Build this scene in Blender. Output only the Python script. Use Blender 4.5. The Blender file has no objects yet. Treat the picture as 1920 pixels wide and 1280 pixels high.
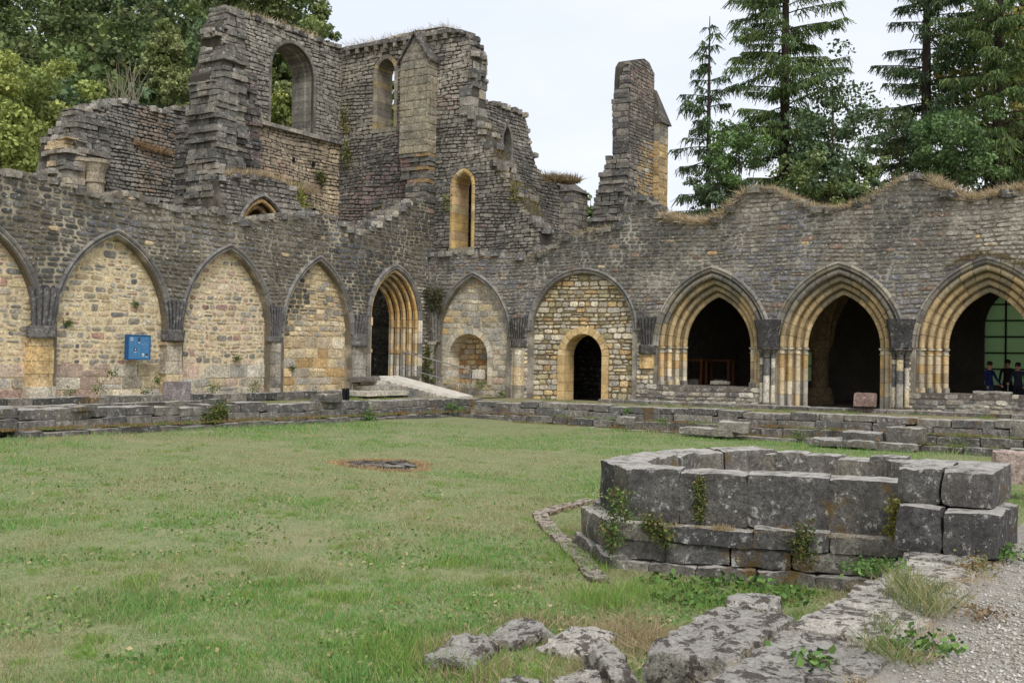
import bpy, math, random
import numpy as np
from mathutils import Vector, Matrix, noise, geometry

R = math.radians
scene = bpy.context.scene
COL = scene.collection
random.seed(7)
NR = np.random.default_rng(7)

# ------------------------------------------------------------------ camera
F = 2016.0
AZ, PITCH, ROLL = R(32.0), math.atan(32 / 2016), math.atan(.0158)
CAM = np.array([-35.0, -25.9, 1.48])
FW = np.array([math.cos(AZ) * math.cos(PITCH), math.sin(AZ) * math.cos(PITCH), math.sin(PITCH)])
_r0 = np.array([math.sin(AZ), -math.cos(AZ), 0.0])
_u0 = np.cross(_r0, FW)
RT = _r0 * math.cos(ROLL) + _u0 * math.sin(ROLL)
UP = _u0 * math.cos(ROLL) - _r0 * math.sin(ROLL)
cd = bpy.data.cameras.new('camera')
cam = bpy.data.objects.new('camera', cd)
COL.objects.link(cam)
cd.sensor_width = 36.0
cd.lens = 36.0 * F / 1920.0
cd.clip_start = .1
cd.clip_end = 2000
m = Matrix.Identity(4)
for i in range(3):
    m[i][0], m[i][1], m[i][2], m[i][3] = RT[i], UP[i], -FW[i], CAM[i]
cam.matrix_world = m
scene.camera = cam

# ------------------------------------------------------------------ light
SUN_EL, SUN_AZ = R(52), R(228)     # azimuth of the sun measured from +X, counter-clockwise
world = bpy.data.worlds.new('World')
scene.world = world
world.use_nodes = True
nt = world.node_tree
nt.nodes.clear()
wo = nt.nodes.new('ShaderNodeOutputWorld')
bg = nt.nodes.new('ShaderNodeBackground')
sky = nt.nodes.new('ShaderNodeTexSky')
sky.sky_type = 'NISHITA'
sky.sun_disc = False
sky.sun_elevation = SUN_EL
sky.sun_rotation = R(90) - SUN_AZ
# an overcast veil: pale cloud of nearly even brightness over the clear sky
tc = nt.nodes.new('ShaderNodeTexCoord')
mp = nt.nodes.new('ShaderNodeMapping')
mp.inputs['Scale'].default_value = (1.0, 1.0, 2.6)
nz = nt.nodes.new('ShaderNodeTexNoise')
nz.inputs['Scale'].default_value = 2.3
nz.inputs['Detail'].default_value = 6
nz.inputs['Roughness'].default_value = .52
cr = nt.nodes.new('ShaderNodeValToRGB')
cr.color_ramp.elements[0].position = .38
cr.color_ramp.elements[0].color = (7.6, 8.15, 9.2, 1)
cr.color_ramp.elements[1].position = .62
cr.color_ramp.elements[1].color = (8.8, 9.05, 9.55, 1)
mx = nt.nodes.new('ShaderNodeMix')
mx.data_type = 'RGBA'
mx.inputs['Factor'].default_value = .93
nt.links.new(tc.outputs['Generated'], mp.inputs['Vector'])
nt.links.new(mp.outputs['Vector'], nz.inputs['Vector'])
nt.links.new(nz.outputs['Fac'], cr.inputs['Fac'])
nt.links.new(sky.outputs['Color'], mx.inputs['A'])
nt.links.new(cr.outputs['Color'], mx.inputs['B'])
nt.links.new(mx.outputs['Result'], bg.inputs['Color'])
bg.inputs['Strength'].default_value = .078
nt.links.new(bg.outputs['Background'], wo.inputs['Surface'])
sl = bpy.data.lights.new('sun', 'SUN')
sl.energy = 1.5
sl.angle = R(22)
sl.color = (1.0, .99, .975)
so = bpy.data.objects.new('sun', sl)
COL.objects.link(so)
sd = Vector((math.cos(SUN_AZ) * math.cos(SUN_EL), math.sin(SUN_AZ) * math.cos(SUN_EL), math.sin(SUN_EL)))
so.rotation_euler = sd.to_track_quat('Z', 'Y').to_euler()
so.location = (0, 0, 60)
vs = scene.view_settings
vs.view_transform = 'Standard'
vs.look = 'None'
vs.exposure = .60
vs.gamma = 1.0
vs.use_curve_mapping = False
scene.cycles.max_bounces = 5
scene.cycles.diffuse_bounces = 3
scene.cycles.glossy_bounces = 2
scene.cycles.transmission_bounces = 4
scene.cycles.transparent_max_bounces = 6
scene.cycles.use_denoising = True


# ------------------------------------------------------------------ survey: read positions on known planes
def ray(x, y):
    return FW + RT * ((x - 960) / F) - UP * ((y - 640) / F)
def on_x(x, y, X):
    d = ray(x, y)
    return CAM + d * ((X - CAM[0]) / d[0])
def on_y(x, y, Y):
    d = ray(x, y)
    return CAM + d * ((Y - CAM[1]) / d[1])
def on_z(x, y, Z):
    d = ray(x, y)
    return CAM + d * ((Z - CAM[2]) / d[2])
def at_depth(x, y, D):
    return CAM + ray(x, y) * D
def ux(x, y, X):            # (u, z) on a wall that faces -X
    p = on_x(x, y, X)
    return (p[1], p[2])
def uy(x, y, Y):            # (u, z) on a wall that faces -Y
    p = on_y(x, y, Y)
    return (p[0], p[2])
def proj(P):
    v = np.asarray(P) - CAM
    z = v @ FW
    return np.stack([960 + F * (v @ RT) / z, 640 - F * (v @ UP) / z], -1)
def lawn_z(x, y):
    return -.42 - .0084 * (x + 21) + .0172 * (y + 4.2)
def S(r, g, b, k=1.0):
    f = lambda c: ((c / 255 + .055) / 1.055) ** 2.4 if c > 10 else c / 255 / 12.92
    return (f(r) * k, f(g) * k, f(b) * k)


# ------------------------------------------------------------------ materials
def mat_new(name):
    mt = bpy.data.materials.new(name)
    mt.use_nodes = True
    t = mt.node_tree
    b = t.nodes['Principled BSDF']
    b.inputs['Specular IOR Level'].default_value = .25
    return mt, t, b
def nnode(t, kind, **kw):
    n = t.nodes.new(kind)
    for k, v in kw.items():
        if hasattr(n, k) and k not in n.inputs:
            setattr(n, k, v)
        else:
            n.inputs[k].default_value = v
    return n
def mixc(t, a, b, fac, mode='MIX'):
    n = t.nodes.new('ShaderNodeMix')
    n.data_type = 'RGBA'
    n.blend_type = mode
    for key, v in (('A', a), ('B', b), ('Factor', fac)):
        if isinstance(v, (int, float, tuple)):
            n.inputs[key].default_value = v if not isinstance(v, tuple) or len(v) == 4 else (*v, 1)
        else:
            t.links.new(v, n.inputs[key])
    return n.outputs['Result']
def ramp(t, src, p0, p1, c0=(0, 0, 0, 1), c1=(1, 1, 1, 1)):
    n = t.nodes.new('ShaderNodeValToRGB')
    e = n.color_ramp.elements
    e[0].position, e[0].color = p0, c0
    e[1].position, e[1].color = p1, c1
    t.links.new(src, n.inputs['Fac'])
    return n.outputs['Color']

def stone_material(name, fine=1.0, lich=1.0, bump=.6, stain=.45, top=0.0, streak=.35, topcol=(190, 184, 174), dirt=0.0, dirtcol=(60, 50, 42), dirt_t=(.52, .57), dirt_s=5.5, moss=0.0, con=1.0, lt_=(.575, .62)):
    """weathered stone; attribute col = own colour of the stone, its alpha = how weathered it is"""
    mt, t, b = mat_new(name)
    b.inputs['Roughness'].default_value = .94
    b.inputs['Specular IOR Level'].default_value = .1
    at = nnode(t, 'ShaderNodeAttribute', attribute_name='col')
    g = nnode(t, 'ShaderNodeNewGeometry')
    pos = g.outputs['Position']
    al = at.outputs['Alpha']
    def nz_(scale, detail=5, rough=.6, vec=None):
        n = nnode(t, 'ShaderNodeTexNoise', Scale=scale, Detail=detail, Roughness=rough)
        t.links.new(vec or pos, n.inputs['Vector'])
        return n.outputs['Fac']
    def mul(x, y):
        n = nnode(t, 'ShaderNodeMath', operation='MULTIPLY')
        for i, q in enumerate((x, y)):
            if isinstance(q, (int, float)):
                n.inputs[i].default_value = q
            else:
                t.links.new(q, n.inputs[i])
        return n.outputs[0]
    n1 = nz_(2.6 * fine, 5)
    n2 = nz_(13 * fine, 6, .75)
    n6 = nz_(38 * fine, 3, .7)
    c = at.outputs['Color']
    lo, hi = 1 - .5 * con, 1 + .42 * con
    c = mixc(t, c, ramp(t, n2, .34, .66, (lo, lo, lo, 1), (hi, hi, hi * .98, 1)), 1.0, 'MULTIPLY')
    lo, hi = 1 - .3 * con, 1 + .26 * con
    c = mixc(t, c, ramp(t, n6, .36, .64, (lo, lo, lo, 1), (hi, hi, hi, 1)), 1.0, 'MULTIPLY')
    c = mixc(t, c, ramp(t, n1, .36, .66, (.80, .79, .79, 1), (1.2, 1.19, 1.17, 1)), 1.0, 'MULTIPLY')
    # soot-dark crust in patches of its own shape
    c = mixc(t, c, S(80, 78, 78), mul(ramp(t, nz_(.55, 5, .62), .52, .66), mul(al, stain)))
    # run-off streaks
    mpn = nnode(t, 'ShaderNodeMapping')
    mpn.inputs['Scale'].default_value = (1, 1, .12)
    t.links.new(pos, mpn.inputs['Vector'])
    c = mixc(t, c, S(72, 69, 66), mul(ramp(t, nz_(3.4, 6, .62, mpn.outputs['Vector']), .52, .66), mul(al, streak)))
    if top:
        sx = nnode(t, 'ShaderNodeSeparateXYZ')
        t.links.new(g.outputs['Normal'], sx.inputs[0])
        up = ramp(t, sx.outputs['Z'], .35, .85)
        c = mixc(t, c, S(*topcol), mul(mul(up, ramp(t, nz_(3.2 * fine, 6, .72), .34, .52)), top))
    if dirt:
        c = mixc(t, c, S(*dirtcol), mul(ramp(t, nz_(dirt_s, 6, .74), *dirt_t), dirt))
    if moss:
        c = mixc(t, c, S(118, 92, 44), mul(ramp(t, nz_(1.25, 6, .7), .585, .64), moss))
    # lichen: pale crusts and round flecks
    c = mixc(t, c, S(196, 194, 186), mul(ramp(t, nz_(5.2 * fine, 7, .80), *lt_), mul(al, .8 * lich)))
    v = nnode(t, 'ShaderNodeTexVoronoi', Scale=6.5 * fine)
    t.links.new(pos, v.inputs['Vector'])
    vd = nnode(t, 'ShaderNodeMath', operation='MULTIPLY_ADD')
    t.links.new(nz_(20 * fine, 4, .7), vd.inputs[0])
    vd.inputs[1].default_value = .9
    t.links.new(v.outputs['Distance'], vd.inputs[2])
    sp = ramp(t, vd.outputs[0], .50, .62, (1, 1, 1, 1), (0, 0, 0, 1))
    sc_ = nnode(t, 'ShaderNodeSeparateXYZ')
    t.links.new(v.outputs['Color'], sc_.inputs[0])
    c = mixc(t, c, S(222, 220, 212), mul(mul(sp, ramp(t, sc_.outputs['X'], .62, .66)), mul(al, .6 * lich)))
    t.links.new(c, b.inputs['Base Color'])
    bm = nnode(t, 'ShaderNodeBump', Strength=bump, Distance=.03)
    ad = nnode(t, 'ShaderNodeMath', operation='ADD')
    t.links.new(n2, ad.inputs[0])
    t.links.new(n1, ad.inputs[1])
    t.links.new(ad.outputs[0], bm.inputs['Height'])
    t.links.new(bm.outputs['Normal'], b.inputs['Normal'])
    return mt

STONE = stone_material('weathered_stone')
SMOOTH = stone_material('dressed_stone', lich=.3, bump=.3, stain=.25, streak=.3, con=.55)
BLOCK = stone_material('mossy_block_stone', fine=1.7, lich=1.25, bump=.9, stain=.5, top=.85, streak=.45, dirt=.35, dirtcol=(52, 48, 46), dirt_t=(.5, .6), dirt_s=4, moss=.7)
NEAR = stone_material('near_limestone', fine=2.6, lich=.8, bump=1.0, stain=.3, top=.35, streak=.1, topcol=(200, 194, 186), dirt=.8, dirtcol=(64, 54, 46), dirt_t=(.515, .545), dirt_s=8.5, con=1.1)

def attr_material(name, rough=.8, var=.0, trans=0.0, spec=.2):
    mt, t, b = mat_new(name)
    b.inputs['Roughness'].default_value = rough
    b.inputs['Specular IOR Level'].default_value = spec
    at = nnode(t, 'ShaderNodeAttribute', attribute_name='col')
    c = at.outputs['Color']
    if var:
        oi = nnode(t, 'ShaderNodeObjectInfo')
        c = mixc(t, c, oi.outputs['Color'], 1.0, 'MULTIPLY')
    t.links.new(c, b.inputs['Base Color'])
    if trans:
        tr = nnode(t, 'ShaderNodeBsdfTranslucent')
        t.links.new(c, tr.inputs['Color'])
        ms = nnode(t, 'ShaderNodeMixShader', Fac=trans)
        t.links.new(b.outputs[0], ms.inputs[1])
        t.links.new(tr.outputs[0], ms.inputs[2])
        t.links.new(ms.outputs[0], t.nodes['Material Output'].inputs['Surface'])
    return mt
def mortar_material():
    mt, t, b = mat_new('old_mortar')
    b.inputs['Roughness'].default_value = .97
    b.inputs['Specular IOR Level'].default_value = .1
    at = nnode(t, 'ShaderNodeAttribute', attribute_name='col')
    g = nnode(t, 'ShaderNodeNewGeometry')
    def nz_(sc, d=5):
        n = nnode(t, 'ShaderNodeTexNoise', Scale=sc, Detail=d, Roughness=.62)
        t.links.new(g.outputs['Position'], n.inputs['Vector'])
        return n.outputs['Fac']
    c = at.outputs['Color']
    dk_ = mixc(t, c, (.40, .39, .38, 1), 1.0, 'MULTIPLY')
    f = nnode(t, 'ShaderNodeMath', operation='MULTIPLY')
    t.links.new(ramp(t, nz_(.75), .50, .62, (1, 1, 1, 1), (0, 0, 0, 1)), f.inputs[0])
    t.links.new(at.outputs['Alpha'], f.inputs[1])
    c = mixc(t, c, dk_, f.outputs[0])
    n2 = nz_(14)
    c = mixc(t, c, ramp(t, n2, .3, .7, (.72, .72, .72, 1), (1.2, 1.2, 1.2, 1)), 1.0, 'MULTIPLY')
    t.links.new(c, b.inputs['Base Color'])
    bm = nnode(t, 'ShaderNodeBump', Strength=.6, Distance=.02)
    t.links.new(n2, bm.inputs['Height'])
    t.links.new(bm.outputs['Normal'], b.inputs['Normal'])
    return mt
MORTAR = mortar_material()
LEAF = attr_material('leaf', .6, var=1, trans=.2)
GRASS = attr_material('grass_blade', .7, trans=.3)
PLAIN = attr_material('plain_tinted', .75)

def ground_material(name, cols, scales, bump=.4):
    mt, t, b = mat_new(name)
    b.inputs['Roughness'].default_value = .95
    b.inputs['Specular IOR Level'].default_value = .1
    g = nnode(t, 'ShaderNodeNewGeometry')
    c = (*cols[0], 1)
    h = None
    for k, (cc, sc) in enumerate(zip(cols[1:], scales)):
        n = nnode(t, 'ShaderNodeTexNoise', Scale=sc, Detail=7, Roughness=.65)
        t.links.new(g.outputs['Position'], n.inputs['Vector'])
        c = mixc(t, c, (*cc, 1), ramp(t, n.outputs['Fac'], .44, .60))
        h = n.outputs['Fac']
    t.links.new(c, b.inputs['Base Color'])
    bm = nnode(t, 'ShaderNodeBump', Strength=bump, Distance=.03)
    t.links.new(h, bm.inputs['Height'])
    t.links.new(bm.outputs['Normal'], b.inputs['Normal'])
    return mt
LAWN = ground_material('lawn_soil', [S(114, 126, 82), S(134, 132, 98), S(100, 118, 72), S(144, 142, 108)], [.5, 1.7, 34])
GRAVEL = ground_material('gravel_bed', [S(164, 157, 146), S(144, 136, 122), S(182, 176, 166)], [6, 55], .9)
EARTH = ground_material('earth_floor', [S(128, 120, 92), S(100, 112, 66), S(150, 138, 112)], [.9, 14])

def flat_material(name, rgb, rough=.7, metal=0.0):
    mt, t, b = mat_new(name)
    b.inputs['Roughness'].default_value = rough
    b.inputs['Metallic'].default_value = metal
    n = nnode(t, 'ShaderNodeTexNoise', Scale=9.0, Detail=5)
    c = mixc(t, (*rgb, 1), ramp(t, n.outputs['Fac'], .3, .75, (.78, .78, .78, 1), (1.16, 1.16, 1.16, 1)), 1.0, 'MULTIPLY')
    t.links.new(c, b.inputs['Base Color'])
    return mt
BARK = flat_material('bark', S(70, 62, 52), .95)
STEEL = flat_material('galvanised_steel', S(150, 150, 148), .45, .8)


# ------------------------------------------------------------------ objects
def thing(name, label, cat, loc=(0, 0, 0), group=None):
    o = bpy.data.objects.new(name, None)
    o.empty_display_size = .2
    COL.objects.link(o)
    o.location = loc
    o['label'] = label
    o['category'] = cat
    if group:
        o['group'] = group
    return o
def tag(o, label, cat, group=None):
    o['label'] = label
    o['category'] = cat
    if group:
        o['group'] = group
    return o
def adopt(o, parent):
    if parent is not None:
        o.parent = parent
        if parent.type == 'EMPTY':
            o.matrix_parent_inverse = Matrix.Translation(-Vector(parent.location))
    return o
def fast(name, V, Fc, mat, parent=None, cols=None, kind=None, smooth=False, label=None):
    """mesh object from numpy arrays; Fc is (m,k) with one k, or a list of index lists; cols per vertex (n,4)"""
    me = bpy.data.meshes.new(name)
    V = np.asarray(V, dtype=np.float32).reshape(-1, 3)
    if isinstance(Fc, np.ndarray):
        mcount, k = Fc.shape
        me.vertices.add(len(V))
        me.vertices.foreach_set('co', V.ravel())
        me.loops.add(mcount * k)
        me.loops.foreach_set('vertex_index', Fc.astype(np.int32).ravel())
        me.polygons.add(mcount)
        me.polygons.foreach_set('loop_start', np.arange(0, mcount * k, k, dtype=np.int32))
        me.polygons.foreach_set('loop_total', np.full(mcount, k, dtype=np.int32))
        me.update(calc_edges=True)
        me.validate()
    else:
        me.from_pydata(V.tolist(), [], Fc)
    if cols is not None:
        c = np.asarray(cols, dtype=np.float32)
        if c.ndim == 1:
            c = np.tile(c, (len(V), 1))
        if c.shape[1] == 3:
            c = np.concatenate([c, np.ones((len(c), 1), np.float32)], 1)
        a = me.color_attributes.new('col', 'FLOAT_COLOR', 'POINT')
        a.data.foreach_set('color', np.ascontiguousarray(c, dtype=np.float32).ravel())
    if smooth:
        me.shade_smooth()
        if smooth != True:
            me.set_sharp_from_angle(angle=smooth)
    me.materials.append(mat)
    o = bpy.data.objects.new(name, me)
    COL.objects.link(o)
    adopt(o, parent)
    if kind:
        o['kind'] = kind
    if label:
        o['label'] = label
    return o

class MB:
    """collects pieces (verts, faces, colour) that end as one mesh"""
    def __init__(s):
        s.v, s.f, s.c, s.n = [], [], [], 0
    def add(s, v, f, c):
        v = np.asarray(v, dtype=np.float32).reshape(-1, 3)
        s.v.append(v)
        s.f += [[i + s.n for i in q] for q in f]
        c = np.asarray(c, dtype=np.float32)
        if c.ndim == 1:
            c = np.tile(c, (len(v), 1))
        if c.shape[1] == 3:
            c = np.concatenate([c, np.ones((len(c), 1), np.float32)], 1)
        s.c.append(c)
        s.n += len(v)
        return s
    def build(s, name, mat, parent=None, kind=None, smooth=False, label=None):
        return fast(name, np.concatenate(s.v), s.f, mat, parent, np.concatenate(s.c), kind, smooth, label)

BOXF = [[0, 3, 2, 1], [4, 5, 6, 7], [0, 1, 5, 4], [1, 2, 6, 5], [2, 3, 7, 6], [3, 0, 4, 7]]
def boxv(x0, x1, y0, y1, z0, z1):
    return np.array([[x0, y0, z0], [x1, y0, z0], [x1, y1, z0], [x0, y1, z0], [x0, y0, z1], [x1, y0, z1], [x1, y1, z1], [x0, y1, z1]], float)
def tube(path, rad, n=8):
    path = np.asarray(path, float)
    rad = np.broadcast_to(np.asarray(rad, float), (len(path),))
    V, Fs = [], []
    for i, p in enumerate(path):
        a = path[max(i - 1, 0)]
        b = path[min(i + 1, len(path) - 1)]
        d = Vector(b - a).normalized()
        q = d.to_track_quat('Z', 'X')
        for k in range(n):
            w = q @ Vector((math.cos(2 * math.pi * k / n), math.sin(2 * math.pi * k / n), 0)) * rad[i]
            V.append(p + np.array(w))
    for i in range(len(path) - 1):
        for k in range(n):
            Fs.append([i * n + k, i * n + (k + 1) % n, (i + 1) * n + (k + 1) % n, (i + 1) * n + k])
    Fs.append(list(range(n))[::-1])
    Fs.append([(len(path) - 1) * n + k for k in range(n)])
    return np.array(V), Fs
def lathe(prof, cx, cy, n=14):
    V, Fs = [], []
    for r, z in prof:
        for k in range(n):
            a = 2 * math.pi * k / n
            V.append((cx + r * math.cos(a), cy + r * math.sin(a), z))
    for i in range(len(prof) - 1):
        for k in range(n):
            Fs.append([i * n + k, i * n + (k + 1) % n, (i + 1) * n + (k + 1) % n, (i + 1) * n + k])
    Fs.append(list(range(n))[::-1])
    Fs.append([(len(prof) - 1) * n + k for k in range(n)])
    return np.array(V), Fs

_rb_cache = {}
def rough_block(size, center, rot=0.0, step=.14, amp=.03, rnd=.05, seed=0, tilt=(0, 0), freq=2.2, chips=0, chip=(.03, .1)):
    """a weathered stone block: rounded box on a grid, pushed about by noise"""
    sx, sy, sz = size
    n = [max(2, min(26, int(round(d / step)))) for d in size]
    key = tuple(n)
    if key not in _rb_cache:
        idx, V, Fs = {}, [], []
        def vid(i, j, k):
            if (i, j, k) not in idx:
                idx[(i, j, k)] = len(V)
                V.append((2 * i / n[0] - 1, 2 * j / n[1] - 1, 2 * k / n[2] - 1))
            return idx[(i, j, k)]
        for a, b, c in ((0, 1, 2), (1, 2, 0), (2, 0, 1)):
            for s in (0, n[c]):
                for i in range(n[a]):
                    for j in range(n[b]):
                        q = []
                        for di, dj in ((0, 0), (1, 0), (1, 1), (0, 1)):
                            p = [0, 0, 0]
                            p[a], p[b], p[c] = i + di, j + dj, s
                            q.append(vid(*p))
                        Fs.append(q if s else q[::-1])
        _rb_cache[key] = (np.array(V), Fs)
    Q, Fs = _rb_cache[key]
    h = np.array(size) / 2
    P = Q * h
    r = min(rnd * .38, h.min() * .8)
    inner = np.clip(P, -(h - r), h - r)
    d = P - inner
    L = np.linalg.norm(d, axis=1, keepdims=True)
    P = inner + d / np.maximum(L, 1e-6) * np.minimum(L, r)
    off = Vector((seed * 13.7, seed * 7.1, seed * 3.3))
    if chips:
        rc = random.Random(seed + 5)
        for k in range(chips):
            w = [rc.choice((-1, 1)) * rc.uniform(.15, 1) for _ in range(3)]
            d_ = np.array(w) / h
            d_ /= np.linalg.norm(d_)
            sup = (np.abs(d_) * h).sum() * (1 - rc.uniform(*chip))
            e_ = P @ d_ - sup
            P = P - np.maximum(e_, 0)[:, None] * d_
    D = np.array([tuple(noise.noise_vector(Vector(p) * freq + off) * amp * .7 + noise.noise_vector(Vector(p) * freq * 3.7 + off) * amp * .55 + noise.noise_vector(Vector(p) * freq * 9.3 + off) * amp * .3) for p in P.tolist()])
    P = P + D
    if tilt[0] or tilt[1]:
        P[:, 2] += P[:, 0] * tilt[0] + P[:, 1] * tilt[1]
    c, s = math.cos(rot), math.sin(rot)
    X = P[:, 0] * c - P[:, 1] * s
    Y = P[:, 0] * s + P[:, 1] * c
    return np.stack([X, Y, P[:, 2]], 1) + np.array(center), Fs


# ------------------------------------------------------------------ masonry
def spans(polys, z):
    xs = []
    for P in polys:
        for (a, za), (b, zb) in zip(P, P[1:] + P[:1]):
            if (za > z) != (zb > z):
                xs.append(a + (z - za) / (zb - za) * (b - a))
    xs.sort()
    return list(zip(xs[::2], xs[1::2]))
def frame_y(Y):        # wall that faces -Y: u = X
    return lambda u, z, d: np.stack(np.broadcast_arrays(np.asarray(u, float), Y - np.asarray(d, float), np.asarray(z, float)), -1)
def frame_x(X):        # wall that faces -X: u = Y
    return lambda u, z, d: np.stack(np.broadcast_arrays(X - np.asarray(d, float), np.asarray(u, float), np.asarray(z, float)), -1)
def frame_l(p0, p1):   # any vertical plane from p0 to p1, u in metres from p0, outwards to the right-hand side
    p0, p1 = np.array(p0, float), np.array(p1, float)
    e = (p1 - p0) / np.linalg.norm(p1 - p0)
    n = np.array([e[1], -e[0]])
    def f(u, z, d):
        u, z, d = np.broadcast_arrays(np.asarray(u, float), np.asarray(z, float), np.asarray(d, float))
        return np.stack([p0[0] + e[0] * u + n[0] * d, p0[1] + e[1] * u + n[1] * d, z], -1)
    return f
STF = [[k, (k + 1) % 8, 8 + (k + 1) % 8, 8 + k] for k in range(8)] + [[8 + k, 8 + (k + 1) % 8, 16] for k in range(8)]
def masonry(fr, polys, ch, cl, colf, proud=(.012, .045), seed=1, gap=.012, d0=0.0, wob=.03, zlim=None, rag=0.0, jit=None):
    jit = jit if jit is not None else (.016 if wob else .003)
    """coursed rubble inside polys (even-odd); returns a list of stones (verts, colour)"""
    rg = random.Random(seed)
    zs = [p[1] for P in polys for p in P]
    z, zmax = min(zs), max(zs)
    if zlim:
        z, zmax = max(z, zlim[0]), min(zmax, zlim[1])
    out = []
    while z < zmax - .05:
        h = rg.uniform(*ch)
        z1 = min(z + h, zmax)
        if zmax - z1 < ch[0] * .6:
            z1 = zmax
        h = z1 - z
        A, B = spans(polys, z + .08 * h), spans(polys, z1 - .08 * h)
        if len(A) != len(B):
            A = B = spans(polys, (z + z1) / 2)
        for (a0, a1), (b0, b1) in zip(A, B):
            if abs(a0 - b0) > 2 * h:
                a0 = b0 = max(a0, b0)
            if abs(a1 - b1) > 2 * h:
                a1 = b1 = min(a1, b1)
            lo, hi = max(a0, b0), min(a1, b1)
            if hi - lo < .07:
                continue
            if rag:
                a0 -= rg.uniform(-rag * .3, rag); b0 = a0
                a1 += rg.uniform(-rag * .3, rag); b1 = a1
                lo, hi = a0, a1
            br = [lo]
            while True:
                w = rg.uniform(*cl) * (.7 + .6 * h / ch[1])
                if br[-1] + w > hi - cl[0] * .6:
                    break
                br.append(br[-1] + w)
            br.append(hi)
            for i in range(len(br) - 1):
                l, r = br[i], br[i + 1]
                parts = [(z, z1)]
                if rg.random() < .13 and h > .16 and r - l > .2 and 0 < i < len(br) - 2:
                    zm = z + h * rg.uniform(.4, .6)
                    parts = [(z, zm), (zm, z1)]
                for (q0, q1) in parts:
                    lb, lt = (a0, b0) if i == 0 else (l + rg.uniform(-.02, .02),) * 2
                    rb, rt_ = (a1, b1) if i == len(br) - 2 else (r + rg.uniform(-.02, .02),) * 2
                    g = gap * rg.uniform(.6, 1.7)
                    jt = lambda: rg.uniform(-jit, jit)
                    K = [(lb + g + jt(), q0 + g + jt()), (rb - g + jt(), q0 + g + jt()), (rt_ - g + jt(), q1 - g + jt()), (lt + g + jt(), q1 - g + jt())]
                    ring = []
                    for k in range(4):
                        c0, cn, cp = K[k], K[(k + 1) % 4], K[k - 1]
                        for other in (cp, cn):
                            e = math.hypot(other[0] - c0[0], other[1] - c0[1])
                            tt = min(.36, rg.uniform(.02, .075) / max(e, .02))
                            ring.append((c0[0] + (other[0] - c0[0]) * tt, c0[1] + (other[1] - c0[1]) * tt))
                    ring = np.array(ring)
                    cen = ring.mean(0)
                    pd = rg.uniform(*proud)
                    ins = ring + (cen - ring) * np.minimum(.16, .014 / np.maximum(np.linalg.norm(ring - cen, axis=1, keepdims=True), .02))
                    U = np.concatenate([ring[:, 0], ins[:, 0], [cen[0] + jt()]])
                    Z = np.concatenate([ring[:, 1], ins[:, 1], [cen[1]]])
                    tx, tz = rg.uniform(-.05, .05), rg.uniform(-.06, .06)
                    Dp = np.concatenate([np.full(8, -.03), pd + (ins[:, 0] - cen[0]) * tx + (ins[:, 1] - cen[1]) * tz, [pd + rg.uniform(0, .014)]]) + d0
                    Z = Z + wob * (np.sin(U * .9 + z * 1.3 + seed) + .5 * np.sin(U * 2.3 + z * 2.9 + seed * 2))
                    out.append((fr(U, Z, Dp), colf(cen[0], cen[1], rg)))
        z = z1
    return out
def place_stones(parent, stones, mat=STONE, most=300, name='stone', restname='small_stones'):
    """the stones that show largest become parts of their own, the rest one part"""
    area = []
    for q in stones:
        p = proj(q[0])
        x, y = p[:, 0], p[:, 1]
        a = (x.max() - x.min()) * (y.max() - y.min())
        if x.max() < 0 or x.min() > 1920 or y.max() < 0 or y.min() > 1280:
            a = -1
        area.append(a)
    order = np.argsort(area)[::-1]
    for i in order[:most]:
        q = stones[i]
        fast(name, q[0], STF if len(q) < 3 else q[2], mat, parent, np.array(q[1]))
    rest = order[most:]
    if len(rest):
        V = np.concatenate([stones[i][0] for i in rest])
        C = np.concatenate([np.tile(np.array(stones[i][1]), (len(stones[i][0]), 1)) for i in rest])
        Fs, o = [], 0
        for i in rest:
            q = stones[i]
            Fs += [[k + o for k in f] for f in (STF if len(q) < 3 else q[2])]
            o += len(q[0])
        fast(restname, V, Fs, mat, parent, C, kind='stuff')
def core(fr, polys, d_front, d_back, col, parent, name='core', mat=None, rough=.0):
    """solid slab with the wall's outline and openings"""
    pts = [Vector((u, z, 0)) for P in polys for (u, z) in P]
    tris = geometry.tessellate_polygon([[Vector((u, z, 0)) for (u, z) in P] for P in polys])
    n = len(pts)
    U = np.array([p.x for p in pts]); Z = np.array([p.y for p in pts])
    V = np.concatenate([fr(U, Z, np.full(n, d_front)), fr(U, Z, np.full(n, d_back))])
    Fs = [list(t) for t in tris] + [[i + n for i in t][::-1] for t in tris]
    s = 0
    for P in polys:
        k = len(P)
        for i in range(k):
            a, b = s + i, s + (i + 1) % k
            Fs.append([a, b, b + n, a + n])
        s += k
    return fast(name, V, Fs, mat or MORTAR, parent, np.array(col))
def pick(rg, opts, j=.09):
    c = rg.choice(opts)
    k = 1 + rg.uniform(-j, j) * 2
    return (c[0] * k, c[1] * k, c[2] * k)

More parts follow.
